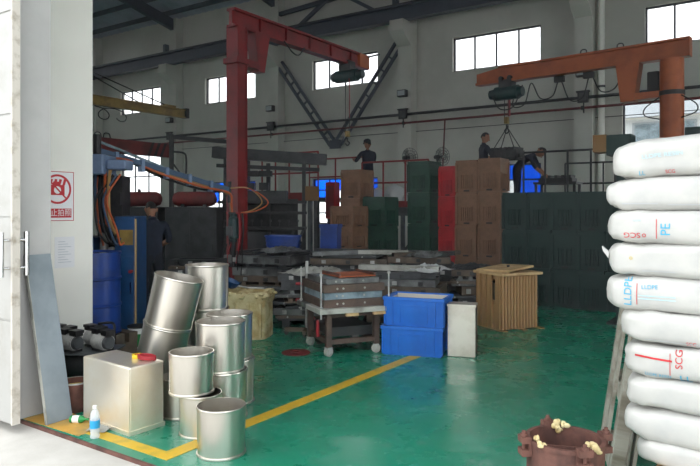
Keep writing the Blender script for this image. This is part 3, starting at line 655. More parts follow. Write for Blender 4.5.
def crate(x, y, z, w_, d_, h_, m, label, group, rz=0):
    k = (w_, d_, h_, m)
    if k not in CM: CM[k] = crate_meshes(*k)
    t = thing('plastic_crate', label, 'crate', (x, y, z), rz + random.uniform(-1, 1), group)
    for e in CM[k]:
        if len(e) == 4:
            for sx in (-1, 1):
                for sy in (-1, 1): put(e[0], e[1], t, (sx*e[2], sy*e[3], 0))
        else:
            o = put(e[0], e[1], t)
            if e[0] in ('ribs', 'handle_slots'): o['kind'] = 'stuff'
def column(x, y, cnt, w_, d_, h_, m, what, where, group):
    for k in range(cnt):
        lv = ['bottom', 'second up', 'third up', 'fourth up'][k] if k < cnt-1 else 'topmost'
        crate(x + random.uniform(-.008, .008), y + random.uniform(-.008, .008), k*h_, w_, d_, h_, m, '%s crate %s, %s' % (what, where, lv), group)
column(-4.70, 11.9, 4, .43, .50, .64, 'crate_brown', 'brown plastic', 'beside the tall dark green row', 'brown crates in the tall row')
column(-5.17, 11.9, 4, .43, .50, .635, 'crate_brown', 'brown plastic', 'next to the red column', 'brown crates in the tall row')
column(-5.60, 11.9, 4, .34, .44, .61, 'crate_red', 'bright red plastic', 'between brown and green columns', 'red crates')
column(-6.20, 11.9, 4, .48, .52, .64, 'crate_green', 'dark green plastic', 'left of the red column', 'green crates by the red column')
column(-7.46, 11.25, 4, .46, .52, .60, 'crate_brown', 'brown plastic', 'in the tall column below the platform worker', 'brown crates under the platform')
column(-7.22, 10.6, 4, .52, .54, .41, 'crate_brown', 'low brown plastic', 'behind the blue tub on the mould piles', 'brown crates under the platform')
column(-6.92, 11.3, 3, .50, .54, .61, 'crate_green', 'dark green plastic', 'right behind the low brown crates', 'green crates under the platform')
ORD = ['first', 'second', 'third', 'fourth', 'fifth', 'sixth']
for i in range(6):
    column(-3.73 + i*.41, 10.6, 3, .392, .46, .62, 'crate_teal', 'smooth dark green', 'in the %s wide-row column from the wooden crate' % ORD[i], 'dark green crates in the wide row')

# ------------------------------------------------------------------ platform with railings
pf = thing('work_platform', 'raised steel platform with red rails behind the crate columns', 'platform', (0, 0, 0))
MB().b2((-9.2, 13.0, 1.53), (-2.7, 16.2, 1.6)).build('deck', 'grey_steel', pf)
MB().b2((-9.2, 12.95, 1.42), (-2.7, 13.0, 1.62)).build('edge_channel', 'grey_steel', pf)
for x in (-9.1, -7.6, -6.1, -4.5, -2.8):
    for y in (13.05, 16.1): MB().b2((x-.05, y-.05, 0), (x+.05, y+.05, 1.53)).build('leg', 'grey_steel', pf)
for x in (-8.35, -7.1): MB().bar((x-.5, 13.05, .3), (x+.5, 13.05, 1.45), .05, .05).build('brace', 'grey_steel', pf)
def rail(x0, x1, y, z, m, n_, parent, hts=(1.1, .6)):
    for h_ in hts: MB().cyl((x0, y, z+h_), (x1, y, z+h_), .022, n=8).build('rail', m, parent, smooth=True)
    for k in range(n_+1):
        x = x0 + (x1-x0)*k/n_; MB().cyl((x, y, z), (x, y, z+hts[0]), .022, n=8).build('rail_post', m, parent, smooth=True)
rail(-8.5, -6.7, 13.03, 1.6, 'red_rail', 3, pf); rail(-8.9, -6.7, 16.1, 1.6, 'red_rail', 3, pf)
rail(-4.5, -2.7, 13.05, 1.6, 'dark_steel', 4, pf, (1.15,)); rail(-4.5, -2.7, 16.1, 1.6, 'dark_steel', 2, pf)
pl2 = thing('work_platform', 'higher red edged platform beside the press line', 'platform', (0, 0, 0))
MB().b2((-11.2, 12.3, 1.8), (-9.25, 14.4, 1.86)).build('deck', 'grey_steel', pl2)
MB().b2((-11.2, 12.25, 1.78), (-9.25, 12.3, 1.98)).build('edge_channel', 'red_rail', pl2)
rail(-11.1, -9.3, 12.32, 1.86, 'red_rail', 4, pl2); rail(-11.1, -9.3, 14.3, 1.86, 'red_rail', 2, pl2)
for x in (-11.0, -9.4):
    for y in (12.4, 14.2): MB().b2((x-.05, y-.05, 0), (x+.05, y+.05, 1.8)).build('leg', 'grey_steel', pl2)
MB().bar((-10.9, 12.42, .5), (-10.2, 12.42, 1.75), .05, .05).build('brace', 'grey_steel', pl2)
rb = thing('control_cabinet', 'red control cabinet on legs beside the platform rail', 'cabinet', (-8.72, 12.1, 0))
MB().b2((-.13, -.1, 1.35), (.13, .12, 2.2)).build('body', 'crate_red', rb, bevel=.01)
MB().b2((-.11, -.108, 1.4), (.11, -.1, 2.12)).build('door', 'red_paint', rb)
for x in (-.1, .1): MB().b2((x-.025, -.03, 0), (x+.025, .03, 1.35)).build('leg', 'dark_steel', rb)
# pedestal fans on the platform
def fan(x, y, rz, label):
    t = thing('pedestal_fan', label, 'fan', (x, y, 1.6), rz, 'pedestal fans on the platform')
    MB().lathe([(0, 0), (.2, 0), (.2, .03), (.03, .06), (0, .06)], 20).build('base', 'dark_steel', t, smooth=True)
    MB().cyl((0, 0, .05), (0, 0, 1.1), .02, n=10).build('pole', 'dark_steel', t, smooth=True)
    MB().cyl((0, -.02, 1.27), (0, .16, 1.27), .07, .05, 14).build('motor', 'black', t, smooth=True)
    MB().b2((-.03, .0, 1.08), (.03, .08, 1.22)).build('yoke', 'dark_steel', t)
    for r_ in (.23, .16, .09): MB().tube([(r_*math.cos(2*PI*k/24), -.12 + (.23-r_)*-.2, 1.27+r_*math.sin(2*PI*k/24)) for k in range(25)], .006, 5).build('guard_ring', 'grey_steel', t)
    for k in range(16):
        a = 2*PI*k/16; MB().tube([(.03*math.cos(a), -.16, 1.27+.03*math.sin(a)), (.23*math.cos(a), -.12, 1.27+.23*math.sin(a)), (.1*math.cos(a), .04, 1.27+.1*math.sin(a))], .004, 4).build('guard_wire', 'grey_steel', t)
    for k in range(3):
        a = 2*PI*k/3; u = Vector((math.cos(a), 0, math.sin(a))); v = Vector((-math.sin(a), .35, math.cos(a)))
        c_ = Vector((0, -.07, 1.27)); MB().add([c_+u*.03-v*.02, c_+u*.03+v*.02, c_+u*.19+v*.08, c_+u*.2-v*.05], [(0, 1, 2, 3)]).build('blade', 'plate_pale', t)
fan(-7.84, 14.1, 62, 'pedestal fan behind the red railing'); fan(-7.10, 14.4, 68, 'pedestal fan above the dark green crate column')
def bag(x, y, z, s_, label):
    b = MB(); n_, k_ = 14, 9
    for i in range(k_+1):
        t = i/k_; r_ = s_*(.5*math.sin(PI*min(t*1.15+.12, 1)))**.6*.8
        for j in range(n_):
            a = 2*PI*j/n_; q_ = 1+.14*math.sin(3*a+x*7+i)+.08*math.sin(5*a+i*2)
            b.v.append((r_*q_*math.cos(a), r_*q_*math.sin(a), t*s_*1.3))
    for i in range(k_):
        for j in range(n_): b.f.append((i*n_+j, i*n_+(j+1) % n_, (i+1)*n_+(j+1) % n_, (i+1)*n_+j)); b.m.append(0)
    b.f.append(tuple(range(n_))[::-1]); b.m.append(0); b.f.append(tuple(k_*n_+j for j in range(n_))); b.m.append(0)
    tag(b.build('plastic_bag', 'milky', None, (x, y, z), smooth=True), label, 'bag', 'plastic bags on the platform')
bag(-8.25, 13.35, 1.6, .50, 'milky plastic bag beside the worker at the railing'); bag(-7.83, 13.45, 1.6, .58, 'tall white plastic bag in the middle of the platform bags'); bag(-7.42, 13.55, 1.6, .42, 'small white plastic bag above the orange tray')
ot = thing('parts_tray', 'orange red tray on the platform below the fan', 'tray', (-7.5, 13.2, 1.6))
MB().b2((-.17, -.13, 0), (.17, .13, .02)).b2((-.17, -.13, .02), (.17, -.115, .16)).b2((-.17, .115, .02), (.17, .13, .16)).b2((-.17, -.115, .02), (-.155, .115, .16)).b2((.155, -.115, .02), (.17, .115, .16)).build('shell', 'red_rail', ot)
MB().b2((-.18, -.14, .15), (.18, -.13, .165)).b2((-.18, .13, .15), (.18, .14, .165)).build('lip', 'red_rail', ot)
# bench on platform with mould parts in front of bending worker
be = thing('mould_bench', 'dark bench with mould parts under the bending worker', 'bench', (-4.0, 13.75, 1.6))
MB().b2((-.45, -.25, .5), (.45, .25, .55)).build('top', 'dark_steel', be)
for x in (-.4, .4):
    for y in (-.2, .2): MB().b2((x-.025, y-.025, 0), (x+.025, y+.025, .5)).build('leg', 'dark_steel', be)
bmd = thing('open_mould', 'dark open mould lying on the platform bench', 'mould', (-4.0, 13.75, 2.15))
MB().b2((-.35, -.2, 0), (.35, .2, .08)).build('tray', 'black', bmd)
for k in range(5): MB().b2((-.3+k*.14, -.18, .08), (-.24+k*.14, .18, .14)).build('rib', 'dark_steel', bmd)
# machine arm with brown end plate behind the sacks
ma = thing('box_welder', 'dark teal box arm with brown end plate behind the sacks', 'machine', (-1.43, 9.5, 0), 0)
MB().b2((-.62, -.16, 2.33), (-.30, .16, 2.61)).build('arm', 'crate_teal', ma)
MB().b2((-.80, -.165, 2.38), (-.62, .165, 2.62)).build('end_box', 'carton', ma)
MB().b2((-.5, -.1, 0), (-.35, .1, 2.33)).build('post', 'crate_teal', ma); MB().b2((-.6, -.25, 0), (-.25, .25, .03)).build('foot', 'dark_steel', ma)

# ------------------------------------------------------------------ grey cabinets, red tanks, press line
def cabinet(x, y, w_, d_, h_, rz, label, m='grey_steel', nd=2):
    t = thing('equipment_cabinet', label, 'cabinet', (x, y, 0), rz, 'grey equipment cabinets')
    MB().b2((-w_/2, -d_/2, .06), (w_/2, d_/2, h_)).build('body', m, t, bevel=.01)
    MB().b2((-w_/2+.02, -d_/2+.02, 0), (w_/2-.02, d_/2-.02, .06)).build('plinth', 'black', t)
    for k in range(nd):
        a = -w_/2 + k*w_/nd; d = MB().b2((a+.015, -d_/2-.015, .1), (a+w_/nd-.015, -d_/2, h_-.05)).build('door', m, t, bevel=.004)
        MB().b2((a+w_/nd-.07, -d_/2-.03, h_*.5), (a+w_/nd-.05, -d_/2-.015, h_*.5+.12)).build('handle', 'dark_steel', d)
cabinet(-9.22, 8.35, .95, .6, 1.62, 34, 'wide dark grey cabinet in front of the red crane column', 'plate_dark')
cabinet(-10.2, 7.85, .9, .6, 1.62, 34, 'dark grey cabinet next to the worker at the hoses', 'plate_dark')
cabinet(-10.75, 11.05, .55, .5, 2.9, 34, 'tall grey cabinet partly hidden by the red crane column', 'grey_steel', 1)
cabinet(-.9, 10.75, .62, .55, 2.78, 0, 'tall dark cabinet behind the white sacks', 'crate_teal', 1)
def tank(x, y, z, l, label):
    t = thing('pressure_tank', label, 'tank', (x, y, z), 34, 'red pressure tanks on the cabinets')
    MB().tube([(-l/2, 0, .15), (-l/2+.03, 0, .15), (-l/2+.1, 0, .15), (l/2-.1, 0, .15), (l/2-.03, 0, .15), (l/2, 0, .15)], [.05, .11, .14, .14, .11, .05], 24).build('shell', 'red_tank', t, smooth=True)
    for x_ in (-l/4, l/4): MB().b2((x_-.03, -.12, 0), (x_+.03, .12, .05)).build('saddle', 'dark_steel', t)
    MB().cyl((0, 0, .28), (0, 0, .34), .03, n=12).build('port', 'dark_steel', t, smooth=True)
tank(-9.22, 8.35, 1.62, .82, 'red pressure tank lying on the wide grey cabinet')
tank(-10.2, 7.85, 1.62, .85, 'red pressure tank lying on the cabinet next to the worker')
dp = thing('pipe_stand', 'dark vertical pipe stand with side arm beside the grey cabinets', 'stand', (-10.35, 8.75, 0), 34)
MB().cyl((0, 0, .02), (0, 0, 3.1), .05, n=12).build('post', 'dark_steel', dp, smooth=True)
MB().tube(curve_pts([(0, 0, 2.75), (.25, 0, 2.72), (.3, 0, 2.6), (.3, 0, 2.3)], 5), .02, 8).build('arm', 'dark_steel', dp, smooth=True)
MB().bar((0, 0, 2.55), (.22, 0, 2.25), .03, .03).build('brace', 'dark_steel', dp)
MB().bar((0, 0, 3.05), (1.5, 0, 2.92), .08, .08).build('head_beam', 'dark_steel', dp)
MB().cyl((0, 0, 0), (0, 0, .02), .2, n=16).build('foot', 'dark_steel', dp)
pr_ = thing('press_line', 'long dark press line with grey overhead beam and rows of valves', 'machine', (-9.2, 10.9, 0), 33)
MB().bar((-1.6, .2, 2.85), (.95, .2, 2.68), .3, .24).build('overhead_beam', 'plate_dark', pr_)
for x in (-1.2, -.35, .45): MB().b2((x-.04, .1, 0), (x+.04, .2, 2.6)).build('post', 'dark_steel', pr_)
for z in (1.12, 1.46, 1.7): MB().b2((-1.4, -.25, z), (.5, .3, z+.06)).build('shelf', 'dark_steel', pr_)
MB().b2((-1.4, .2, .1), (.3, .3, 1.8)).build('back_panel', 'dark_steel', pr_)
MB().b2((-1.25, -.1, .35), (-.35, .2, 1.1)).b2((-.25, -.1, .2), (.4, .2, .85)).build('press_bed', 'plate_dark', pr_)
MB().b2((-1.3, -.2, 1.76), (.1, .1, 1.98)).build('die_block', 'plate_dark', pr_)
for x in (-1.1, -.8, -.5): MB().b2((x-.02, -.1, 2.0), (x+.18, .1, 2.16)).b2((x-.02, -.1, 2.3), (x+.25, .1, 2.42)).build('cylinder_block', 'dark_steel', pr_)
for k in range(9):
    v = MB().cyl((-1.25+k*.2, -.27, 1.32), (-1.25+k*.2, -.2, 1.32), .025, n=10).build('valve', 'grey_steel', pr_, smooth=True)
    MB().cyl((-1.25+k*.2, -.22, 1.18), (-1.25+k*.2, -.22, 1.32), .008, n=6).build('valve_pipe', 'grey_steel', v, smooth=True)
for x in (-.1, .1): MB().bar((x, -.12, .3), (x+.35, -.12, 1.1), .05, .05).build('brace', 'grey_steel', pr_)
MB().b2((.5, -.12, 1.76), (.8, .1, 2.08)).build('junction_box', 'carton', pr_)
MB().bar((-1.5, .1, 2.55), (.8, .1, 2.45), .1, .08).build('cable_tray', 'dark_steel', pr_)

# ------------------------------------------------------------------ piles of mould plates
NTH = ['first', 'second', 'third', 'fourth', 'fifth', 'sixth', 'seventh', 'eighth', 'ninth', 'tenth', 'eleventh', 'twelfth', 'thirteenth', 'fourteenth', 'fifteenth']
def pile(x, y, rz, w_, d_, top, where, seed, base=.12):
    rnd = random.Random(seed)
    sk = thing('steel_skid', 'low steel skid under the mould pile %s' % where, 'skid', (x, y, 0), rz)
    for u in (-.35, .35): MB().b2((u*w_-.05, -d_*.45, 0), (u*w_+.05, d_*.45, base-.03)).build('runner', 'dark_steel', sk)
    MB().b2((-w_*.46, -d_*.46, base-.03), (w_*.46, d_*.46, base)).build('plate', 'dark_steel', sk)
    z = base; k = 0
    while z < top - .02:
        kind = rnd.choice('pptttfb'); m = rnd.choice(['plate_grey', 'plate_dark', 'plate_dark', 'plate_brown', 'plate_brown', 'plate_dark', 'plate_grey', 'plate_dark'])
        ww, dd = w_*rnd.uniform(.8, 1.08), d_*rnd.uniform(.8, 1.08); lx, ly, a = x+rnd.uniform(-.06, .06), y+rnd.uniform(-.06, .06), rz+rnd.uniform(-12, 12)
        h_ = {'p': .04, 't': .09, 'f': .12, 'b': .06}[kind]
        t = thing('mould_plate', '%s %s, %s up in the pile %s' % ({'plate_grey': 'grey', 'plate_dark': 'dark', 'plate_pale': 'pale', 'plate_brown': 'brown'}[m], {'p': 'flat mould plate', 't': 'shallow mould tray', 'f': 'deep mould tray', 'b': 'ribbed mould plate'}[kind], NTH[k], where), 'mould', (lx, ly, z), a, 'mould plates in the pile %s' % where)
        if kind == 'p':
            MB().b2((-ww/2, -dd/2, 0), (ww/2, dd/2, h_)).build('plate', m, t, bevel=.006)
            for u in (-.3, .3): MB().cyl((u*ww, -dd/2-.012, h_/2), (u*ww, -dd/2, h_/2), .012, n=8).build('pin', 'alu', t)
        elif kind == 't' or kind == 'f':
            fr_ = MB()
            for a0, a1 in (((-ww/2, -dd/2, 0), (ww/2, -dd/2+.05, h_)), ((-ww/2, dd/2-.05, 0), (ww/2, dd/2, h_)), ((-ww/2, -dd/2+.05, 0), (-ww/2+.05, dd/2-.05, h_)), ((ww/2-.05, -dd/2+.05, 0), (ww/2, dd/2-.05, h_))): fr_.b2(a0, a1)
            fr_.build('frame', m, t)
            MB().b2((-ww/2+.05, -dd/2+.05, .01), (ww/2-.05, dd/2-.05, h_*.7)).build('insert', rnd.choice(['plate_dark', 'plate_grey', 'plate_blue']), t)
            for u in (-.32, 0, .32): MB().b2((u*ww-.03, -dd/2-.025, h_*.2), (u*ww+.03, -dd/2, h_*.75)).build('latch', rnd.choice(['alu', 'dark_steel']), t)
        else:
            MB().b2((-ww/2, -dd/2, 0), (ww/2, dd/2, .02)).build('plate', m, t)
            for u in (-.4, -.13, .13, .4): MB().b2((u*ww-.03, -dd/2, .02), (u*ww+.03, dd/2, h_)).build('batten', m, t)
        z += h_ + .001; k += 1
    return z
Z1 = pile(-6.62, 7.55, 20, 1.15, .8, .92, 'under the blue tub', 1)
Z2 = pile(-5.55, 8.25, 30, 1.15, .85, .90, 'below the brown crates', 2)
Z3 = pile(-4.66, 8.85, 24, 1.0, .8, .86, 'in front of the red crates', 3)
Z4 = pile(-5.42, 7.05, 36, 1.0, .65, .66, 'directly behind the mould trolley', 4)
Z5 = pile(-4.28, 7.55, 26, 1.1, .62, .70, 'behind the blue bins', 5)
Z6 = pile(-3.72, 8.60, 26, .62, .55, .74, 'behind the wooden crate', 6)
Z7 = pile(-7.35, 6.65, 30, .7, .6, .84, 'beside the mixing head', 8)
def bar_on(x, y, z, l, rz, m, label, w_=.08, h_=.06):
    t = thing('steel_profile', label, 'profile', (x, y, z), rz, 'loose profiles on the mould piles')
    MB().b2((-l/2, -w_/2, 0), (l/2, w_/2, h_)).build('section', m, t)
    MB().b2((-l/2-.004, -w_/2+.01, .01), (-l/2, w_/2-.01, h_-.01)).b2((l/2, -w_/2+.01, .01), (l/2+.004, w_/2-.01, h_-.01)).build('end_face', 'black', t)
bar_on(-5.5, 8.1, Z2, 1.3, 62, 'plate_grey', 'long grey steel profile pointing away on the pile below the crates')
bar_on(-5.2, 8.35, Z2, 1.0, 30, 'plate_pale', 'pale steel profile lying across the pile below the crates')
bar_on(-5.75, 8.4, Z2, 1.1, 20, 'plate_dark', 'dark steel profile lying at the back of the pile below the crates')
bar_on(-4.55, 8.8, Z3, 1.2, 60, 'plate_brown', 'brown steel profile pointing away before the red crates')
bar_on(-4.75, 8.95, Z3, 1.1, 10, 'plate_dark', 'dark steel profile lying across before the red crates')
bar_on(-4.3, 7.5, Z5, 1.1, 16, 'plate_pale', 'pale wide profile lying behind the blue bins', .14, .07)
# blue tub and blue bin on the rear pile
tb = thing('plastic_tub', 'dark blue oval tub on the pile below the press line', 'tub', (-6.62, 7.85, Z1), 30)
def tubring(sx, sy, z): return [(sx*spow(math.cos(2*PI*k/32), .5), sy*spow(math.sin(2*PI*k/32), .5), z) for k in range(32)]
def spow(v, e): return math.copysign(abs(v)**e, v)
def loft(rings):
    b = MB(); n_ = 32
    for r_ in rings: b.v += r_
    for i in range(len(rings)-1):
        for k in range(n_): b.f.append((i*n_+k, i*n_+(k+1) % n_, (i+1)*n_+(k+1) % n_, (i+1)*n_+k)); b.m.append(0)
    if rings[0][0][2] == 0: b.f.append(tuple(range(n_))[::-1]); b.m.append(0); b.f.append(tuple((len(rings)-1)*n_+k for k in range(n_))); b.m.append(0)
    else:
        for k in range(n_): b.f.append(((len(rings)-1)*n_+k, (len(rings)-1)*n_+(k+1) % n_, (k+1) % n_, k)); b.m.append(0)
    return b
loft([tubring(.25, .16, 0), tubring(.28, .19, .22), tubring(.265, .175, .22), tubring(.235, .145, .03)]).build('shell', 'drum_blue', tb, smooth=True)
for z in (.07, .13, .205): loft([tubring(.262+.1*z, .172+.1*z, z), tubring(.262+.1*z, .172+.1*z, z+.018), tubring(.235, .145, z+.018), tubring(.235, .145, z)]).build('band', 'drum_blue', tb, smooth=True) if z < .2 else loft([tubring(.29, .20, z), tubring(.29, .20, z+.02), tubring(.266, .176, z+.02), tubring(.266, .176, z)]).build('rim', 'drum_blue', tb, smooth=True)
tb2 = thing('plastic_bin', 'small upright blue bin beside the low brown crates', 'bin', (-6.12, 8.45, 0), 20)
MB().b2((-.14, -.14, 0), (.14, .14, .03)).b2((-.14, -.14, .03), (.14, -.12, 1.33)).b2((-.14, .12, .03), (.14, .14, 1.33)).b2((-.14, -.12, .03), (-.12, .12, 1.33)).b2((.12, -.12, .03), (.14, .12, 1.33)).build('shell', 'drum_blue', tb2)
MB().b2((-.155, -.155, 1.28), (.155, -.14, 1.335)).b2((-.155, .14, 1.28), (.155, .155, 1.335)).b2((-.155, -.14, 1.28), (-.14, .14, 1.335)).b2((.14, -.14, 1.28), (.155, .14, 1.335)).build('rim', 'drum_blue', tb2)
# crumpled plastic sheets and scrap on the piles
def sheet(x, y, z, s_, m, label, seed):
    rnd = random.Random(seed); b = MB(); n_ = 14; ph = [rnd.uniform(0, 6) for _ in range(6)]
    for i in range(n_+1):
        for j in range(n_+1):
            u, v = i/n_-.5, j/n_-.5; e = max(0, 1-4*(u*u+v*v)*.9)
            b.v.append((u*s_*1.4, v*s_, .006 + e**.5*(.012+.035*abs(math.sin(9*u+ph[0])*math.cos(11*v+ph[1]))+.035*abs(math.sin(17*u+13*v+ph[2]))+.02*rnd.random())))
    for i in range(n_):
        for j in range(n_): k = i*(n_+1)+j; b.f.append((k, k+n_+1, k+n_+2, k+1)); b.m.append(0)
    tag(b.build('plastic_sheet', m, None, (x, y, z), (0, 0, rnd.uniform(0, 90))), label, 'sheet', 'crumpled sheets on the mould piles')
sheet(-5.35, 7.0, Z4, .6, 'plate_pale', 'crumpled pale sheet on the pile behind the mould trolley', 3)
sheet(-6.3, 7.4, Z1, .5, 'plate_grey', 'crumpled grey sheet in front of the blue tub', 4)
sheet(-4.0, 7.75, Z5, .5, 'milky', 'crumpled clear film on the pile behind the blue bins', 5)
sheet(-3.72, 8.6, Z6, .45, 'plate_dark', 'crumpled dark sheet next to the wooden crate', 6)
sheet(-4.5, 8.7, Z3, .55, 'plate_grey', 'crumpled grey film before the red crates', 7)

# ------------------------------------------------------------------ beige foam-crusted trough with scoop
tr = thing('foam_trough', 'beige trough crusted with dried foam behind the pots', 'trough', (-5.60, 5.90, 0), 26)
b = MB(); n_ = 48; rnd = random.Random(5); prof = []
def rr(a, hw, hd):   # rounded rectangle radius
    c_, s_ = abs(math.cos(a)), abs(math.sin(a)); return 1/((c_/hw)**6 + (s_/hd)**6)**(1/6)
lev = [(0, 1.0, 0), (.02, 1.0, 0), (.25, 1.0, .008), (.42, 1.0, .01), (.47, 1.05, .02), (.52, 1.10, .022), (.56, 1.08, .02), (.57, 1.0, .02), (.53, .9, .01), (.1, .86, .01)]
for z, s_, nz in lev:
    for j in range(n_):
        a = 2*PI*j/n_; r_ = rr(a, .32, .24)*s_*(1+rnd.uniform(-nz, nz)*2); b.v.append((r_*math.cos(a), r_*math.sin(a), z+rnd.uniform(-nz, nz)*.8))
for i in range(len(lev)-1):
    for j in range(n_): b.f.append((i*n_+j, i*n_+(j+1) % n_, (i+1)*n_+(j+1) % n_, (i+1)*n_+j)); b.m.append(0)
b.f.append(tuple(range(n_))[::-1]); b.m.append(0); b.f.append(tuple((len(lev)-1)*n_+j for j in range(n_))); b.m.append(0)
b.build('shell', 'foam', tr, smooth=True)
for k, x in enumerate((-.22, -.05, .12, .27)): MB().b2((x-.012, -.262, .03), (x+.012, -.238, .44)).build('rib', 'foam', tr)
lump = MB()
for k in range(26):
    a = rnd.uniform(0, 2*PI); r_ = rr(a, .32, .24)*rnd.uniform(1.0, 1.1); lump.sphere((r_*math.cos(a), r_*math.sin(a), rnd.uniform(.5, .58)), (rnd.uniform(.02, .05), rnd.uniform(.02, .05), rnd.uniform(.015, .03)), 8, 6)
o = lump.build('foam_crust', 'foam', tr, smooth=True); o['kind'] = 'stuff'
sc_ = thing('scoop', 'blue long handled scoop resting across the beige trough', 'scoop', (-5.78, 5.82, .578), 26)
MB().lathe([(0, 0), (.05, .005), (.09, .04), (.11, .10), (.104, .10), (.085, .045), (.048, .012), (0, .008)], 24).build('bowl', 'cabinet_blue', sc_, smooth=True, loc=(-.02, 0, .02), rot=(0, 25, 0))
MB().tube([(.08, 0, .05), (.2, .02, .02), (.42, .05, .012)], .012, 8).build('handle', 'alu', sc_, smooth=True)

# ------------------------------------------------------------------ trolley with mould frames
ct = thing('mould_trolley', 'rusty caster trolley carrying mould frames by the blue bins', 'trolley', (-4.17, 5.98, 0), 56)
W, D = .62, .68       # local x along the near edge (towards the bins), y away
for sx in (-1, 1):
    for sy in (-1, 1):
        c_ = put('caster', MB().b2((-.03, -.035, .085), (.03, .035, .1)).b2((-.012, -.035, .03), (.012, -.028, .09)).b2((-.012, .028, .03), (.012, .035, .09)).mesh('caster', 'alu'), ct, (sx*(W/2-.03), sy*(D/2-.03), 0), (0, 0, random.uniform(-40, 40)))
        MB().cyl((0, -.022, .05), (0, .022, .05), .05, n=18).build('wheel', 'plate_pale', c_, smooth=True)
        MB().b2((sx*(W/2-.03)-.03, sy*(D/2-.03)-.03, .1), (sx*(W/2-.03)+.03, sy*(D/2-.03)+.03, .46)).build('leg', 'brown_frame', ct)
for z in (.13, .42):
    for s_ in (-1, 1):
        MB().b2((-W/2, s_*(D/2-.03)-.025, z), (W/2, s_*(D/2-.03)+.025, z+.05)).build('side_rail', 'brown_frame', ct)
        MB().b2((s_*(W/2-.03)-.025, -D/2+.05, z), (s_*(W/2-.03)+.025, D/2-.05, z+.05)).build('cross_rail', 'brown_frame', ct)
MB().b2((-W/2+.06, -D/2+.06, .2), (W/2-.06, D/2-.06, .3)).build('lower_box', 'dark_steel', ct)
MB().cyl((-.33, -.1, .18), (-.33, -.1, .36), .02, n=10).build('jack', 'hose_red', ct, smooth=True)
def frame_part(z, h_, w_, d_, m, name, label, ins=None, dx=0, dy=0, grp='mould frames stacked on the trolley'):
    t = thing(name, label, 'mould', (-4.17, 5.98, z), 56, grp)
    for a0, a1 in (((-w_/2, -d_/2, 0), (w_/2, -d_/2+.05, h_)), ((-w_/2, d_/2-.05, 0), (w_/2, d_/2, h_)), ((-w_/2, -d_/2+.05, 0), (-w_/2+.05, d_/2-.05, h_)), ((w_/2-.05, -d_/2+.05, 0), (w_/2, d_/2-.05, h_))): MB().b2([a+b for a, b in zip(a0, (dx, dy, 0))], [a+b for a, b in zip(a1, (dx, dy, 0))]).build('side', m, t, bevel=.004)
    if ins: MB().b2((-w_/2+.05+dx, -d_/2+.05+dy, .005), (w_/2-.05+dx, d_/2-.05+dy, h_-.01)).build('insert', ins, t)
    for u in (-.2, -.13, .12):
        MB().cyl((u+dx, -d_/2-.004+dy, h_*.5), (u+dx, -d_/2+dy, h_*.5), .012, n=8).build('bolt', 'plate_pale', t)
    return t
t = thing('base_board', 'pale stained board under the mould frames on the trolley', 'board', (-4.17, 5.98, .471), 56)
MB().b2((-.42, -.43, .0), (.42, .06, .055)).build('board', 'plate_pale', t, bevel=.005)
MB().b2((-.42, .09, .0), (.42, .40, .055)).build('board', 'plate_grey', t, bevel=.005)
for u in (-.12, .2): MB().b2((u, -.44, -.03), (u+.14, -.40, -.0005)).build('wedge', 'wood_light', t)
frame_part(.527, .085, .72, .74, 'brown_frame', 'casting_mould', 'lower brown mould frame on the trolley board', 'plate_dark')
frame_part(.613, .075, .68, .70, 'plate_blue', 'casting_mould', 'blue-grey middle section between two brown mould frames', 'plate_dark')
frame_part(.689, .085, .72, .74, 'brown_frame', 'casting_mould', 'upper brown mould frame on the trolley', 'plate_grey')
t = frame_part(.775, .06, .62, .66, 'plate_grey', 'casting_mould', 'grey top tray of the trolley stack', 'plate_blue')
t = thing('release_tray', 'rusty orange tray lying on the trolley stack', 'tray', (-4.13, 6.02, .836), 60)
MB().b2((-.2, -.22, 0), (.25, .26, .012)).build('plate', 'orange_paint', t); MB().b2((-.2, -.22, .012), (-.18, .26, .04)).b2((.23, -.22, .012), (.25, .26, .04)).build('lip', 'rust', t)
for sx, sy, wh in ((-.395, -.40, 'nearest corner'), (.395, -.40, 'corner beside the blue bins'), (-.395, .3, 'corner beside the clamp stand')):
    r_ = thing('tie_rod', 'thin threaded rod on the trolley mould stack at its %s' % wh, 'rod', (-4.17, 5.98, .44), 56, 'clamp rods on the trolley')
    MB().cyl((sx, sy, -.02), (sx, sy, .48), .009, n=8).build('rod', 'alu', r_, smooth=True)
    for z in (.09, .44): MB().cyl((sx, sy, z), (sx, sy, z+.02), .02, n=6).build('nut', 'alu', r_)
ds = thing('floor_disc', 'red round plate lying on the floor under the trolley', 'disc', (-4.46, 5.50, 0))
MB().lathe([(0, 0), (.155, 0), (.16, .008), (.15, .016), (0, .018)], 36).build('plate', 'red_tank', ds, smooth=True); MB().lathe([(.04, .0165), (.06, .0165), (.06, .024), (.04, .024)], 24, closed=True).build('hub', 'red_tank', ds, smooth=True)
cs = thing('clamp_stand', 'grey clamp stand with red handles left of the trolley', 'stand', (-4.98, 6.36, 0), 30)
MB().cyl((0, 0, .02), (0, 0, .93), .022, n=12).build('post', 'alu', cs, smooth=True)
MB().bar((-.28, 0, .07), (.2, 0, .07), .05, .05).bar((0, -.22, .07), (0, .22, .07), .05, .05).build('foot', 'plate_brown', cs)
for x in (-.26, .18): MB().cyl((x, -.015, .025), (x, .015, .025), .025, n=12).build('wheel', 'rubber', cs, smooth=True)
for y in (-.2, .2): MB().cyl((-.015, y, .025), (.015, y, .025), .025, n=12).build('wheel', 'rubber', cs, smooth=True)
for z in (.62, .42):
    a = MB().b2((-.02, -.03, z), (.16, .03, z+.05)).build('clamp_arm', 'alu', cs); MB().cyl((-.14, 0, z+.025), (-.02, 0, z+.025), .018, n=10).build('handle', 'hose_red', a, smooth=True)
MB().bar((0, 0, .28), (.2, 0, .1), .04, .04).build('strut', 'hose_red', cs)

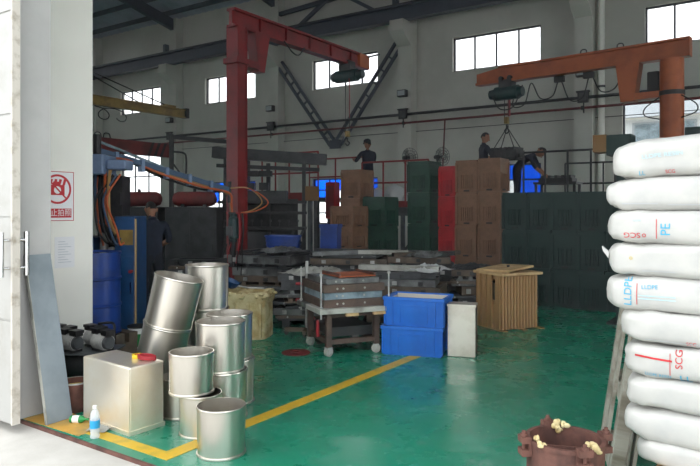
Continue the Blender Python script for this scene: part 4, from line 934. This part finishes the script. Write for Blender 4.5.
# ------------------------------------------------------------------ blue stacking bins and steel box beside
def bin_(x, y, z, rz, label, inside=None):
    t = thing('stacking_bin', label, 'bin', (x, y, z), rz, 'blue stacking bins')
    w_, d_, h_, e = .66, .45, .315, .018
    body = MB(); a, b_ = w_/2, d_/2
    vs = []
    for (s_, o_, z_) in ((.95, 0, 0), (1, 0, h_), (1, -e, h_), (.95, -e, .02)):
        vs += [(-a*s_-o_, -b_*s_-o_, z_), (a*s_+o_, -b_*s_-o_, z_), (a*s_+o_, b_*s_+o_, z_), (-a*s_-o_, b_*s_+o_, z_)]
    body.add(vs, [(i*4+j, i*4+(j+1) % 4, i*4+4+(j+1) % 4, i*4+4+j) for i in range(3) for j in range(4)] + [(0, 3, 2, 1), (12, 13, 14, 15)])
    body.build('shell', 'blue_bin', t)
    MB().b2((-a-.012, -b_-.012, h_-.035), (a+.012, -b_, h_)).b2((-a-.012, b_, h_-.035), (a+.012, b_+.012, h_)).b2((-a-.012, -b_, h_-.035), (-a, b_, h_)).b2((a, -b_, h_-.035), (a+.012, b_, h_)).build('rim', 'blue_bin', t, bevel=.003)
    for s_ in (-1, 1):
        for u in (-.5, -.37, .37, .5): MB().box((u*w_*.97, s_*(b_*.985), h_*.47), (.02, .022, h_*.85)).build('rib', 'blue_bin', t)
        MB().box((0, s_*b_*.985, h_*.72), (w_*.46, .016, .012)).build('panel_edge', 'blue_bin', t)
        for u in (-.28, .28): MB().box((u*w_*.82, s_*b_*.98, h_*.42), (.01, .012, h_*.58)).build('panel_edge', 'blue_bin', t)
        for v in (-.42, .42): MB().box((s_*a*.985, v*d_, h_*.47), (.022, .02, h_*.85)).build('rib', 'blue_bin', t)
    if inside: MB().b2((-a+.03, b_-.035, .03), (a-.03, b_-.022, h_-.012)).b2((-a+.024, -b_+.03, .03), (-a+.034, b_-.03, h_-.03)).b2((-a+.03, -b_+.03, .024), (a-.03, b_-.03, .05)).build('liner', inside, t)
bin_(-3.40, 6.30, 0, 17, 'lower blue stacking bin standing on the floor')
bin_(-3.37, 6.315, .316, 13, 'upper open blue stacking bin with pale lining', 'bin_inside')
fb = thing('steel_box', 'slim brushed steel box standing on end beside the blue bins', 'box', (-2.90, 6.44, 0), 18)
MB().b2((-.15, -.1, .0), (.15, .1, .56)).build('body', 'brushed_dull', fb, bevel=.008)
MB().b2((-.155, -.105, .54), (.155, .105, .565)).build('lip', 'brushed_dull', fb)
MB().b2((.15, -.09, .02), (.152, .09, .53)).build('side_sheet', 'plate_brown', fb)

# ------------------------------------------------------------------ slatted wooden crate
wc = thing('wooden_crate', 'slatted timber crate standing behind the slim steel box', 'crate', (-3.11, 8.35, 0), -32)
for z in (.02, .33, .66):
    for s_ in (-1, 1):
        MB().b2((-.25, s_*.27-.015, z), (.25, s_*.27+.015, z+.05)).build('rail', 'wood', wc); MB().b2((s_*.235-.015, -.27, z), (s_*.235+.015, .27, z+.05)).build('rail', 'wood', wc)
me = MB().b2((-.013, -.016, 0), (.013, .016, .70)).mesh('slat', 'wood', bevel=.002)
for k in range(12): put('slat', me, wc, (.262, -.27+k*.049, .015)); put('slat', me, wc, (-.262, -.27+k*.049, .015))
me = MB().b2((-.045, -.012, 0), (.045, .012, .70)).mesh('plank', 'wood', bevel=.002)
for x in (-.225, -.1, .02, .2): put('plank', me, wc, (x, -.297, .015)); put('plank', me, wc, (x, .297, .015))
me = MB().b2((-.06, -.012, 0), (.06, .012, .3)).mesh('plank', 'wood', bevel=.002)
for x in (-.12, .06): put('plank', me, wc, (x, -.272, .03))
for y in (-.31, .0, .28): MB().b2((-.26, y, 0), (.34, y+.07, .015)).build('foot_board', 'wood', wc)
MB().b2((-.2, -.24, .05), (.2, .24, .6)).build('contents', 'plate_brown', wc)
ld_ = thing('plywood_lid', 'pale plywood board lying on the slatted crate', 'board', (-3.11, 8.35, .716), -30)
MB().b2((-.31, -.33, 0), (.31, .35, .035)).build('board', 'wood_light', ld_, bevel=.004)
MB().b2((-.3, -.25, .035), (.3, -.2, .045)).build('batten', 'wood_light', ld_)
l2 = thing('plywood_lid', 'smaller tilted plywood board on top of the slatted crate', 'board', (-3.14, 8.38, .772), rot=(4, -2, -18))
MB().b2((-.27, -.28, 0), (.27, .26, .03)).build('board', 'wood_light', l2, bevel=.004); MB().cyl((.05, 0, .03), (.05, 0, .055), .02, n=10).build('knob', 'black', l2)

# ------------------------------------------------------------------ sacks by the doorway
from mathutils import noise as NZ
def spow(v, e): return math.copysign(abs(v)**e, v)
def sack(xl, y, z, h_, rz, label, seed, tilt=0, hl=.40, hd=.25):
    b = MB(); n_, k_ = 56, 22; off = Vector((seed*3.7, seed*1.9, seed*5.1))
    for i in range(k_+1):
        la = -PI/2 + PI*i/k_
        for j in range(n_):
            lo = 2*PI*j/n_; c_ = spow(math.cos(la), .24)
            p = Vector((hl*c_*spow(math.cos(lo), .30), hd*c_*spow(math.sin(lo), .30), h_*.52*spow(math.sin(la), .5)))
            u = p.x/hl
            p.z *= 1 - .10*abs(u)**6
            nn = NZ.noise(p*5.5 + off)*.017 + NZ.noise(p*13 + off)*.010 + NZ.noise(p*31 + off)*.003
            crease = .007*abs(NZ.noise(Vector((p.x*22, p.y*9, p.z*6)) + off))*(abs(u)**3*2+.25)
            d = Vector((p.x/hl**2*.3, p.y/hd**2*.3, p.z/(h_*.5)**2*.3)); d = d.normalized() if d.length > 0 else Vector((0, 0, 1))
            b.v.append(tuple(p + d*(nn - crease)))
    for i in range(k_):
        for j in range(n_): b.f.append((i*n_+j, i*n_+(j+1) % n_, (i+1)*n_+(j+1) % n_, (i+1)*n_+j)); b.m.append(0)
    t = thing('sack', label, 'sack', (xl+hl, y, z+h_/2), group='white resin sacks', rot=(0, tilt, rz))
    me = b.mesh('film', 'sack', True); put('film', me, t)
    bm = bmesh.new(); bm.from_mesh(me); T = BVHTree.FromBMesh(bm); bm.free()
    return t, T
def decal(t, T, txt, size, m, x, z, ang=0, sx=1, bar=None):
    bm = bmesh.new()
    if bar:
        ps = [(-bar[0]/2, -bar[1]/2), (bar[0]/2, -bar[1]/2), (bar[0]/2, bar[1]/2), (-bar[0]/2, bar[1]/2)]
        bm.faces.new([bm.verts.new((a, b_, 0)) for a, b_ in ps])
    else:
        me = text_mesh(txt, size); bm.from_mesh(me)
    bmesh.ops.triangulate(bm, faces=bm.faces)
    for _ in range(3):
        es = [e for e in bm.edges if e.calc_length() > .02]
        if es: bmesh.ops.subdivide_edges(bm, edges=es, cuts=1); bmesh.ops.triangulate(bm, faces=bm.faces)
    ca, sa = math.cos(R(ang)), math.sin(R(ang)); bad = []
    for v in bm.verts:
        u, w_ = v.co.x*sx, v.co.y; X, Zz = x + u*ca - w_*sa, z + u*sa + w_*ca
        hit = T.ray_cast(Vector((X, -1, Zz)), Vector((0, 1, 0)))
        if hit[0] is None: bad.append(v); continue
        v.co = hit[0] + Vector((0, -.0025, 0)) + hit[1]*.001*(1 if hit[1].y < 0 else -1)
    bmesh.ops.delete(bm, geom=bad, context='VERTS')
    me = bpy.data.meshes.new('print'); bm.to_mesh(me); bm.free(); me.materials.append(MATS[m]); put('print', me, t)
SK = [  # left x, base z, height, yaw, tilt, label
    (-.575, .385, .125, 1, 0, 'white sack at the very bottom of the stack on the pallets'),
    (-.625, .505, .150, -2, 0, 'second white sack from the bottom of the stack'),
    (-.625, .650, .155, 1, 0, 'plain white sack just under the one with the red bar'),
    (-.635, .800, .165, 0, 0, 'white sack with a red bar and red letters'),
    (-.645, .960, .158, 2, 0, 'white sack slanting under the one with blue upright letters'),
    (-.705, 1.113, .165, -1, 0, 'white sack with blue upright letters at its near end'),
    (-.705, 1.273, .165, 1, 0, 'white sack with a protruding ear and a brown stain'),
    (-.705, 1.433, .160, 0, 0, 'white sack with small red letters and blue letters'),
    (-.715, 1.588, .165, -2, 0, 'plain white sack second from the top'),
    (-.685, 1.748, .185, 2, -2.5, 'topmost white sack with faint blue print')]
SO = [sack(a - .022, 3.50, z, h_, rz, lb, k+1, tl_) for k, (a, z, h_, rz, tl_, lb) in enumerate(SK)]
t, T = SO[9]; decal(t, T, 'LLDPE RESIN', .026, 'print_pale', -.17, .012, 2, 1.2); decal(t, T, 'LL', .028, 'print_blue', -.26, -.066); decal(t, T, 'SCG', .022, 'print_red', -.14, -.066)
t, T = SO[8]; decal(t, T, '', 0, 'print_grey', -.22, -.05, bar=(.16, .005)); decal(t, T, '', 0, 'print_grey', .0, -.055, bar=(.2, .005))
t, T = SO[7]; decal(t, T, 'SCG', .034, 'print_red', -.272, -.040, 180, 1.2); decal(t, T, 'o', .036, 'print_red', -.218, -.038); decal(t, T, 'PE', .058, 'print_blue', -.125, -.012, 90); decal(t, T, '', 0, 'print_red', -.165, -.01, bar=(.003, .09)); decal(t, T, 'resin', .018, 'print_pale', -.25, .03)
t, T = SO[6]; decal(t, T, '', 0, 'print_grey', -.16, -.05, bar=(.14, .004)); decal(t, T, 'o', .03, 'foam_yellow', -.28, .01)
t, T = SO[5]; decal(t, T, 'LLDPE', .05, 'print_blue', -.285, .01, 90); decal(t, T, 'LLDPE', .026, 'print_blue', -.19, .035, 3); decal(t, T, '', 0, 'print_red', -.245, .0, bar=(.003, .1)); decal(t, T, '', 0, 'print_pale', -.16, -.005, bar=(.16, .004)); decal(t, T, '', 0, 'print_pale', -.16, -.02, bar=(.16, .004))
t, T = SO[4]; decal(t, T, '', 0, 'print_grey', -.15, -.055, -2, bar=(.26, .005)); decal(t, T, 'SCG', .022, 'print_red', -.09, -.055)
t, T = SO[3]; decal(t, T, '', 0, 'print_red', -.25, .02, -3, bar=(.16, .009)); decal(t, T, 'SCG', .042, 'print_red', -.14, .028, 90, 1.1); decal(t, T, 'LL', .045, 'print_blue', -.115, -.062, 0, 1.2); decal(t, T, 'LLDPE RESIN', .02, 'print_blue', -.23, -.058, -2); decal(t, T, '', 0, 'print_red', -.178, .0, bar=(.003, .1))
ear = MB().prism([(0, 0), (-.035, .028), (-.03, .005), (-.005, -.03)], 'y', -.1, -.08); ear.build('ear', 'sack', SO[6][0], (-.385, -.1, .03))
def pallet(x, y, z, label, rz=0, rot=None, grp='timber pallets', m='wood', L_=1.0, W_=.8, boards=6):
    t = thing('timber_pallet', label, 'pallet', (x, y, z), rz, grp, rot=rot)
    for u in (-1, 0, 1): MB().b2((-L_/2, u*(W_/2-.045)-.045, .02), (L_/2, u*(W_/2-.045)+.045, .11)).build('stringer', m, t)
    me = MB().b2((-.05, -W_/2, 0), (.05, W_/2, .02)).mesh('board', m, bevel=.002)
    for k in range(boards):
        x_ = -L_/2+.05+k*(L_-.1)/(boards-1); put('board', me, t, (x_, 0, .11))
        if k in (0, boards//2, boards-1): put('board', me, t, (x_, 0, 0))
    return t
pallet(.0, 3.56, 0, 'bottom timber pallet under the white sacks', -1, m='wood_light'); pallet(.0, 3.56, .13, 'middle timber pallet under the white sacks', 1, m='wood_light'); pallet(.0, 3.56, .26, 'top timber pallet directly under the white sacks', 0, m='wood_light')
up = pallet(0, 0, 0, 'weathered grey pallet standing on edge against the sacks', grp=None, m='wood_grey', L_=.78, W_=.94, boards=6)
lean = Matrix.Rotation(R(16), 4, 'Z') @ Matrix.Rotation(R(8), 4, 'Y') @ Matrix.Rotation(R(90), 4, 'Z') @ Matrix.Rotation(R(90), 4, 'X')
MB().b2((-.415, -.47, .0), (-.391, .47, .072)).build('end_board', 'wood_grey', up, bevel=.002)
up.matrix_world = Matrix.Translation((-.94, 4.19, .018)) @ lean @ Matrix.Translation((0, .47, 0))
# rusty cylindrical mould
rm = thing('rusty_cylinder', 'rusty cylindrical mould with bolted lugs in front of the sacks', 'mould', (-.85, 3.04, 0), 20); rm.scale = (.87, .87, .97)
MB().lathe([(.19, 0), (.2, 0), (.2, .54), (.185, .54), (.185, .02)], 48, closed=True).lathe([(0, .0), (.186, .0), (.186, .02), (0, .02)], 48).build('shell', 'rust', rm, smooth=True)
MB().lathe([(.184, .525), (.206, .525), (.206, .545), (.184, .545)], 48, closed=True).build('rim_band', 'rust', rm, smooth=True)
for a in (20, 110, 200, 290):
    l_ = put('lug', MB().b2((.198, -.035, .47), (.25, .035, .50)).b2((.198, -.035, .53), (.25, .035, .56)).b2((.198, -.035, .50), (.212, .035, .53)).mesh('lug', 'rust'), rm, (0, 0, 0), (0, 0, a))
    MB().cyl((.23, 0, .46), (.23, 0, .585), .011, n=8).build('bolt', 'rust', l_); MB().cyl((.23, 0, .56), (.23, 0, .572), .02, n=6).build('nut', 'rust', l_)
MB().bar((-.175, -.06, .515), (.175, -.06, .515), .012, .012).build('cross_rod', 'rust', rm)
lump = MB(); rnd = random.Random(3)
for a0, c_ in ((-50, 12), (95, 14), (-140, 8)):
    for k in range(c_):
        a = R(a0 + rnd.uniform(-13, 13)); r_ = rnd.uniform(.17, .205); lump.sphere((r_*math.cos(a), r_*math.sin(a), .545+rnd.uniform(-.02, .02)), (rnd.uniform(.008, .02), rnd.uniform(.008, .02), rnd.uniform(.008, .02)), 7, 5)
o = lump.build('foam_residue', 'foam', rm, smooth=True); o['kind'] = 'stuff'

# ------------------------------------------------------------------ wall pipes, lamps
pp = thing('conduit_pipe', 'grey conduit pipe along the back wall under the windows', 'pipe', (0, YB-.48, 4.68))
MB().cyl((-32, 0, 0), (8, 0, 0), .045, n=10).build('pipe', 'dark_steel', pp, smooth=True)
for x in COLS: MB().b2((x-.05, -.06, -.07), (x+.05, .08, .07)).build('bracket', 'dark_steel', pp)
rp = thing('gas_pipe', 'thin red pipe along the back wall below the conduit', 'pipe', (0, YB-.46, 4.40))
MB().cyl((-32, 0, 0), (8, 0, 0), .035, n=10).build('pipe', 'red_tank', rp, smooth=True)
for x in COLS: MB().b2((x-.03, -.05, -.05), (x+.03, .06, .05)).build('bracket', 'dark_steel', rp)
MB().cyl((-9.0, 0, -2.0), (-8.9, 0, 0), .025, n=8).build('drop_pipe', 'red_tank', rp, smooth=True)
p2 = thing('wire_run', 'thin wire strung along the back wall under the red pipe', 'wire', (0, YB-.05, 4.15))
MB().cyl((-30, 0, .0), (8, 0, 0), .012, n=6).build('wire', 'dark_steel', p2)
for k, x in enumerate(COLS[:5]):
    nm = ['by the far left column', 'by the column behind the yellow jib', 'on the column under the V brace', 'on the column beside the V brace', 'on the column behind the orange jib'][k]
    l_ = thing('junction_box', 'square junction box on the conduit %s' % nm, 'box', (x+.05, YB-.58, 4.68))
    MB().b2((-.14, -.06, -.16), (.14, .04, .16)).b2((-.18, -.08, .13), (.18, .04, .17)).build('housing', 'dark_steel', l_)
    MB().b2((-.09, -.075, -.1), (.09, -.06, .1)).build('cover', 'grey_steel', l_); MB().cyl((.02, -.02, -.45), (.02, -.02, -.16), .02, n=6).build('drop_cable', 'black', l_)
    f_ = thing('flood_lamp', 'small dark flood lamp mounted %s' % nm, 'lamp', (x+.02, YB-.4, 5.35))
    MB().b2((-.16, -.26, -.1), (.16, -.08, .12)).build('housing', 'dark_steel', f_, bevel=.01); MB().b2((-.13, -.27, -.07), (.13, -.26, .09)).build('lens', 'lamp_glass', f_); MB().b2((-.04, -.1, -.05), (.04, 0, .05)).build('bracket', 'dark_steel', f_)
wp = thing('down_pipe', 'pale vertical pipe beside the window behind the sacks', 'pipe', (-4.25, YB-.12, 0))
MB().cyl((0, 0, 0), (0, 0, 9.6), .09, n=14).build('pipe', 'white_paint', wp, smooth=True)
for z in (2, 5, 8): MB().lathe([(.09, -.03), (.105, -.03), (.105, .03), (.09, .03)], 14, (0, 0, z), closed=True).build('clip', 'grey_steel', wp)

# ------------------------------------------------------------------ building seen through the back windows
ob = thing('neighbour_building', 'pale clad building seen through the window behind the orange column', 'building', (-3, 30, 0))
MB().b2((-18, 0, 0), (14, 6, 5.6)).build('wall', 'outside_wall', ob)
for k in range(32): MB().b2((-17.97+k, -.03, 0), (-17.03+k, 0, 4.3)).build('cladding_panel', 'outside_wall', ob)
MB().prism([(-.4, 5.5), (6.4, 5.5), (3, 7.8)], 'x', -18.3, 14.3).build('roof', 'outside_roof', ob)
for k in range(7):
    wd = MB().b2((-14.5+k*4, -.05, 4.35), (-12+k*4, -.01, 5.3)).build('window', 'outside_roof', ob); MB().b2((-14.4+k*4, -.06, 4.43), (-12.1+k*4, -.05, 5.22)).build('pane', 'plate_blue', wd)
MB().b2((-18, -.12, 5.45), (14, 0, 5.6)).build('gutter', 'white_paint', ob)

# ------------------------------------------------------------------ workers
BASE = dict(pelvis=(0, 0, .92), spine=(0, .0, 1.12), chest=(0, .01, 1.30), neck=(0, -.005, 1.45), hb=(0, .015, 1.53), head=(0, .03, 1.60),
            sL=(-.18, 0, 1.385), eL=(-.23, -.02, 1.12), wL=(-.24, .05, .88), sR=(.18, 0, 1.385), eR=(.23, -.02, 1.12), wR=(.24, .05, .88),
            hL=(-.09, 0, .87), kL=(-.10, .02, .48), aL=(-.10, -.01, .08), tL=(-.115, .13, .035), hR=(.09, 0, .87), kR=(.10, .02, .48), aR=(.10, -.01, .08), tR=(.115, .13, .035))
RAD = dict(pelvis=(.15, .11), spine=(.145, .105), chest=(.165, .115), neck=(.055, .055), hb=(.05, .05), s=(.068, .068), e=(.047, .047), w=(.030, .026), h=(.095, .09), k=(.062, .062), a=(.045, .045), t=(.042, .03))
def person(label, loc, rz, pose, gaze=0, cap=False, shirt='uniform'):
    J = {k: Vector(v) for k, v in BASE.items()}; J.update({k: Vector(v) for k, v in pose.items()})
    names = [k for k in J if k != 'head']; ix = {k: i for i, k in enumerate(names)}
    E_ = [('pelvis', 'spine'), ('spine', 'chest'), ('chest', 'neck'), ('neck', 'hb')]
    for s_ in 'LR': E_ += [('chest', 's'+s_), ('s'+s_, 'e'+s_), ('e'+s_, 'w'+s_), ('pelvis', 'h'+s_), ('h'+s_, 'k'+s_), ('k'+s_, 'a'+s_), ('a'+s_, 't'+s_)]
    me = bpy.data.meshes.new('sk'); me.from_pydata([J[k] for k in names], [(ix[a], ix[b]) for a, b in E_], [])
    o = bpy.data.objects.new('sk', me); COL.objects.link(o)
    md = o.modifiers.new('s', 'SKIN'); md.branch_smoothing = .6; md.use_smooth_shade = True
    for k in names:
        sv = me.skin_vertices[0].data[ix[k]]; sv.radius = RAD.get(k) or RAD[k[0]]; sv.use_root = (k == 'pelvis')
    o.modifiers.new('u', 'SUBSURF').levels = 2
    bpy.context.view_layer.update()
    ev = bpy.data.meshes.new_from_object(o.evaluated_get(bpy.context.evaluated_depsgraph_get())); bpy.data.objects.remove(o)
    b = MB(); b.v = [tuple(v.co) for v in ev.vertices]
    def seg(p, a, c):
        d = c-a; t = max(0, min(1, (p-a).dot(d)/d.length_squared)); return (p-a-d*t).length
    mi = {'w': 2, 'e': 0}
    for f in ev.polygons:
        p = f.center; best = min(E_, key=lambda e: seg(p, J[e[0]], J[e[1]]) - min((RAD.get(e[1]) or RAD[e[1][0]])[0], .1))
        k = best[1]
        m = 2 if (k[0] == 'w' and len(k) == 2) or k == 'hb' else 3 if (k[0] == 't' and len(k) == 2) else 1 if (k[0] in 'ka' and len(k) == 2) or k in ('hL', 'hR') else 0
        b.f.append(tuple(f.vertices)); b.m.append(m)
    # hands
    for s_, sg_ in (('L', -1), ('R', 1)):
        w_, d = J['w'+s_], (J['w'+s_]-J['e'+s_]).normalized(); up = Vector((0, 1, 0)) if abs(d.y) < .8 else Vector((0, 0, 1))
        a = d.cross(up).normalized(); n_ = a.cross(d).normalized()     # a: across palm
        b.tube([w_-d*.02, w_+d*.03, w_+d*.07, w_+d*.095], [.026, .034, .036, .028], 10, 2)
        for q, (u, l) in enumerate(((-.028, .07), (-.010, .08), (.009, .075), (.027, .06))):
            p0 = w_+d*.08+a*u; b.tube([p0, p0+d*l*.5+n_*.01, p0+d*l*.8+n_*.03, p0+d*l*.9+n_*.045], [.0095, .009, .008, .006], 6, 2)
        p0 = w_+d*.03-a*sg_*.025; b.tube([p0, p0+d*.03-a*sg_*.03+n_*.01, p0+d*.055-a*sg_*.035+n_*.025], [.012, .010, .007], 6, 2)
    # head with face
    H = J['head']; M_ = (Matrix.Rotation(R(gaze), 3, 'Z')); nd = (H-J['hb']); tilt = Vector((0, 0, 1)).rotation_difference((H-J['neck']).normalized()).to_matrix()
    def hp(x, y, z): return H + tilt @ (M_ @ Vector((x, y, z)))
    k0 = len(b.v); hb_ = MB().sphere((0, 0, 0), (.077, .097, .118), 18, 14)
    for v in hb_.v:
        x, y, z = v
        if z < 0: x *= 1 - .28*min(1, -z/.11); 
        if z < -.03 and y < 0: y *= .8
        b.v.append(tuple(hp(x, y, z)))
    b.f += [tuple(i+k0 for i in f) for f in hb_.f]; b.m += [2]*len(hb_.f)
    b.tube([hp(0, .09, .015), hp(0, .108, -.018), hp(0, .112, -.028), hp(0, .092, -.036)], [.007, .011, .013, .009], 8, 2)
    for s_ in (-1, 1):
        b.tube([hp(s_*.074, -.005, .02), hp(s_*.086, -.012, .01), hp(s_*.08, -.005, -.03)], [.012, .016, .008], 7, 2)
        b.tube([hp(s_*.028, .082, .008), hp(s_*.03, .0905, .006)], [.012, .008], 8, 4)
        b.tube([hp(s_*.012, .094, .024), hp(s_*.045, .084, .026)], .004, 5, 4)
    b.tube([hp(-.022, .083, -.062), hp(0, .090, -.060), hp(.022, .083, -.062)], [.004, .006, .004], 6, 5)
    t = thing('person', label, 'person', loc, rz)
    b.build('body', [shirt, 'trousers', 'skin', 'shoe', 'hair', 'red_tank'], t, smooth=True)
    hr = MB(); hs = MB().sphere((0, 0, 0), (.084, .104, .125), 18, 12)
    keep = {i for i, v in enumerate(hs.v) if v[2] > .035 - .10*max(0, -v[1]/.1) - (.0 if v[1] < .05 else -.03)}
    hr.v = [tuple(hp(x, y-.004, z+.004)) for x, y, z in hs.v]
    for f in hs.f:
        if all(i in keep for i in f): hr.f.append(f); hr.m.append(0)
    hr.build('hair', 'hair', t, smooth=True)
    cb = MB(); c1, c2 = J['neck'] + (J['chest']-J['neck'])*.05, J['neck'] + (J['chest']-J['neck'])*.3
    cb.tube([c2, c1], [.085, .066], 14, cap=False).build('collar', shirt, t, smooth=True)
    if cap: MB().tube([hp(0, -.0, .06), hp(0, 0, .105), hp(0, 0, .135)], [.092, .09, .06], 16).add([hp(-.06, .07, .07), hp(.06, .07, .07), hp(.045, .16, .06), hp(-.045, .16, .06)], [(0, 1, 2, 3)]).build('cap', 'trousers', t, smooth=True)
    return t
person('worker in dark blue standing behind the blue cabinet, forearm bent', (-7.38, 5.90, 0), 70, dict(eR=(.27, .06, 1.14), wR=(.2, .27, 1.05), eL=(-.27, .08, 1.13), wL=(-.18, .3, 1.1), head=(0, .06, 1.57), hb=(0, .03, 1.51)))
person('worker in a cap standing at the red railing', (-8.66, 13.55, 1.6), 62, dict(eR=(.27, .15, 1.2), wR=(.16, .36, 1.25), eL=(-.26, .15, 1.18), wL=(-.18, .38, 1.22)), cap=True)
person('worker behind the brown crates looking towards the hanging mould', (-5.65, 13.70, 1.6), -48, dict(eR=(.26, .12, 1.15), wR=(.18, .35, 1.2), eL=(-.26, .12, 1.15), wL=(-.16, .36, 1.18), head=(0, .04, 1.59)), gaze=0)
person('worker bending forward over the platform bench', (-4.90, 13.75, 1.6), -82,
       dict(spine=(0, .12, 1.06), chest=(0, .27, 1.13), neck=(0, .40, 1.17), hb=(0, .46, 1.19), head=(0, .52, 1.21), sL=(-.18, .34, 1.13), sR=(.18, .34, 1.13), eL=(-.22, .44, .88), wL=(-.17, .60, .72), eR=(.22, .43, .88), wR=(.16, .60, .72)))

# ------------------------------------------------------------------ thin haze added to the hall air to lift its dark tones
hm = bpy.data.materials.new('veil_haze'); hm.use_nodes = True; nt = hm.node_tree; nt.nodes.clear()
vo = nt.nodes.new('ShaderNodeVolumeScatter'); vo.inputs['Density'].default_value = HAZE; vo.inputs['Color'].default_value = (.96, .97, 1, 1); vo.inputs['Anisotropy'].default_value = .2
mo = nt.nodes.new('ShaderNodeOutputMaterial'); nt.links.new(vo.outputs[0], mo.inputs['Volume']); MATS['veil_haze'] = hm
tag(MB().b2((-32.9, 2.9, .02), (8.9, YB-.01, 9.6)).build('haze', 'veil_haze'), 'thin added haze filling the hall air, lifting its dark tones', 'haze', kind='stuff')

# every Empty that was left at the world origin moves to the base of its thing
bpy.context.view_layer.update()
for r_ in [o for o in COL.objects if o.type == 'EMPTY' and o.parent is None and o.location.length < 1e-6 and o.matrix_world == Matrix.Identity(4)]:
    ks = [o for o in COL.objects if o.parent == r_]; cs_ = [o.matrix_world @ Vector(c) for o in ks if o.type == 'MESH' for c in o.bound_box]
    b0 = Vector([(min(c[i] for c in cs_) + max(c[i] for c in cs_))/2 for i in (0, 1)] + [min(c[2] for c in cs_)])
    r_.location = b0
    for o in ks: o.location = o.location - b0
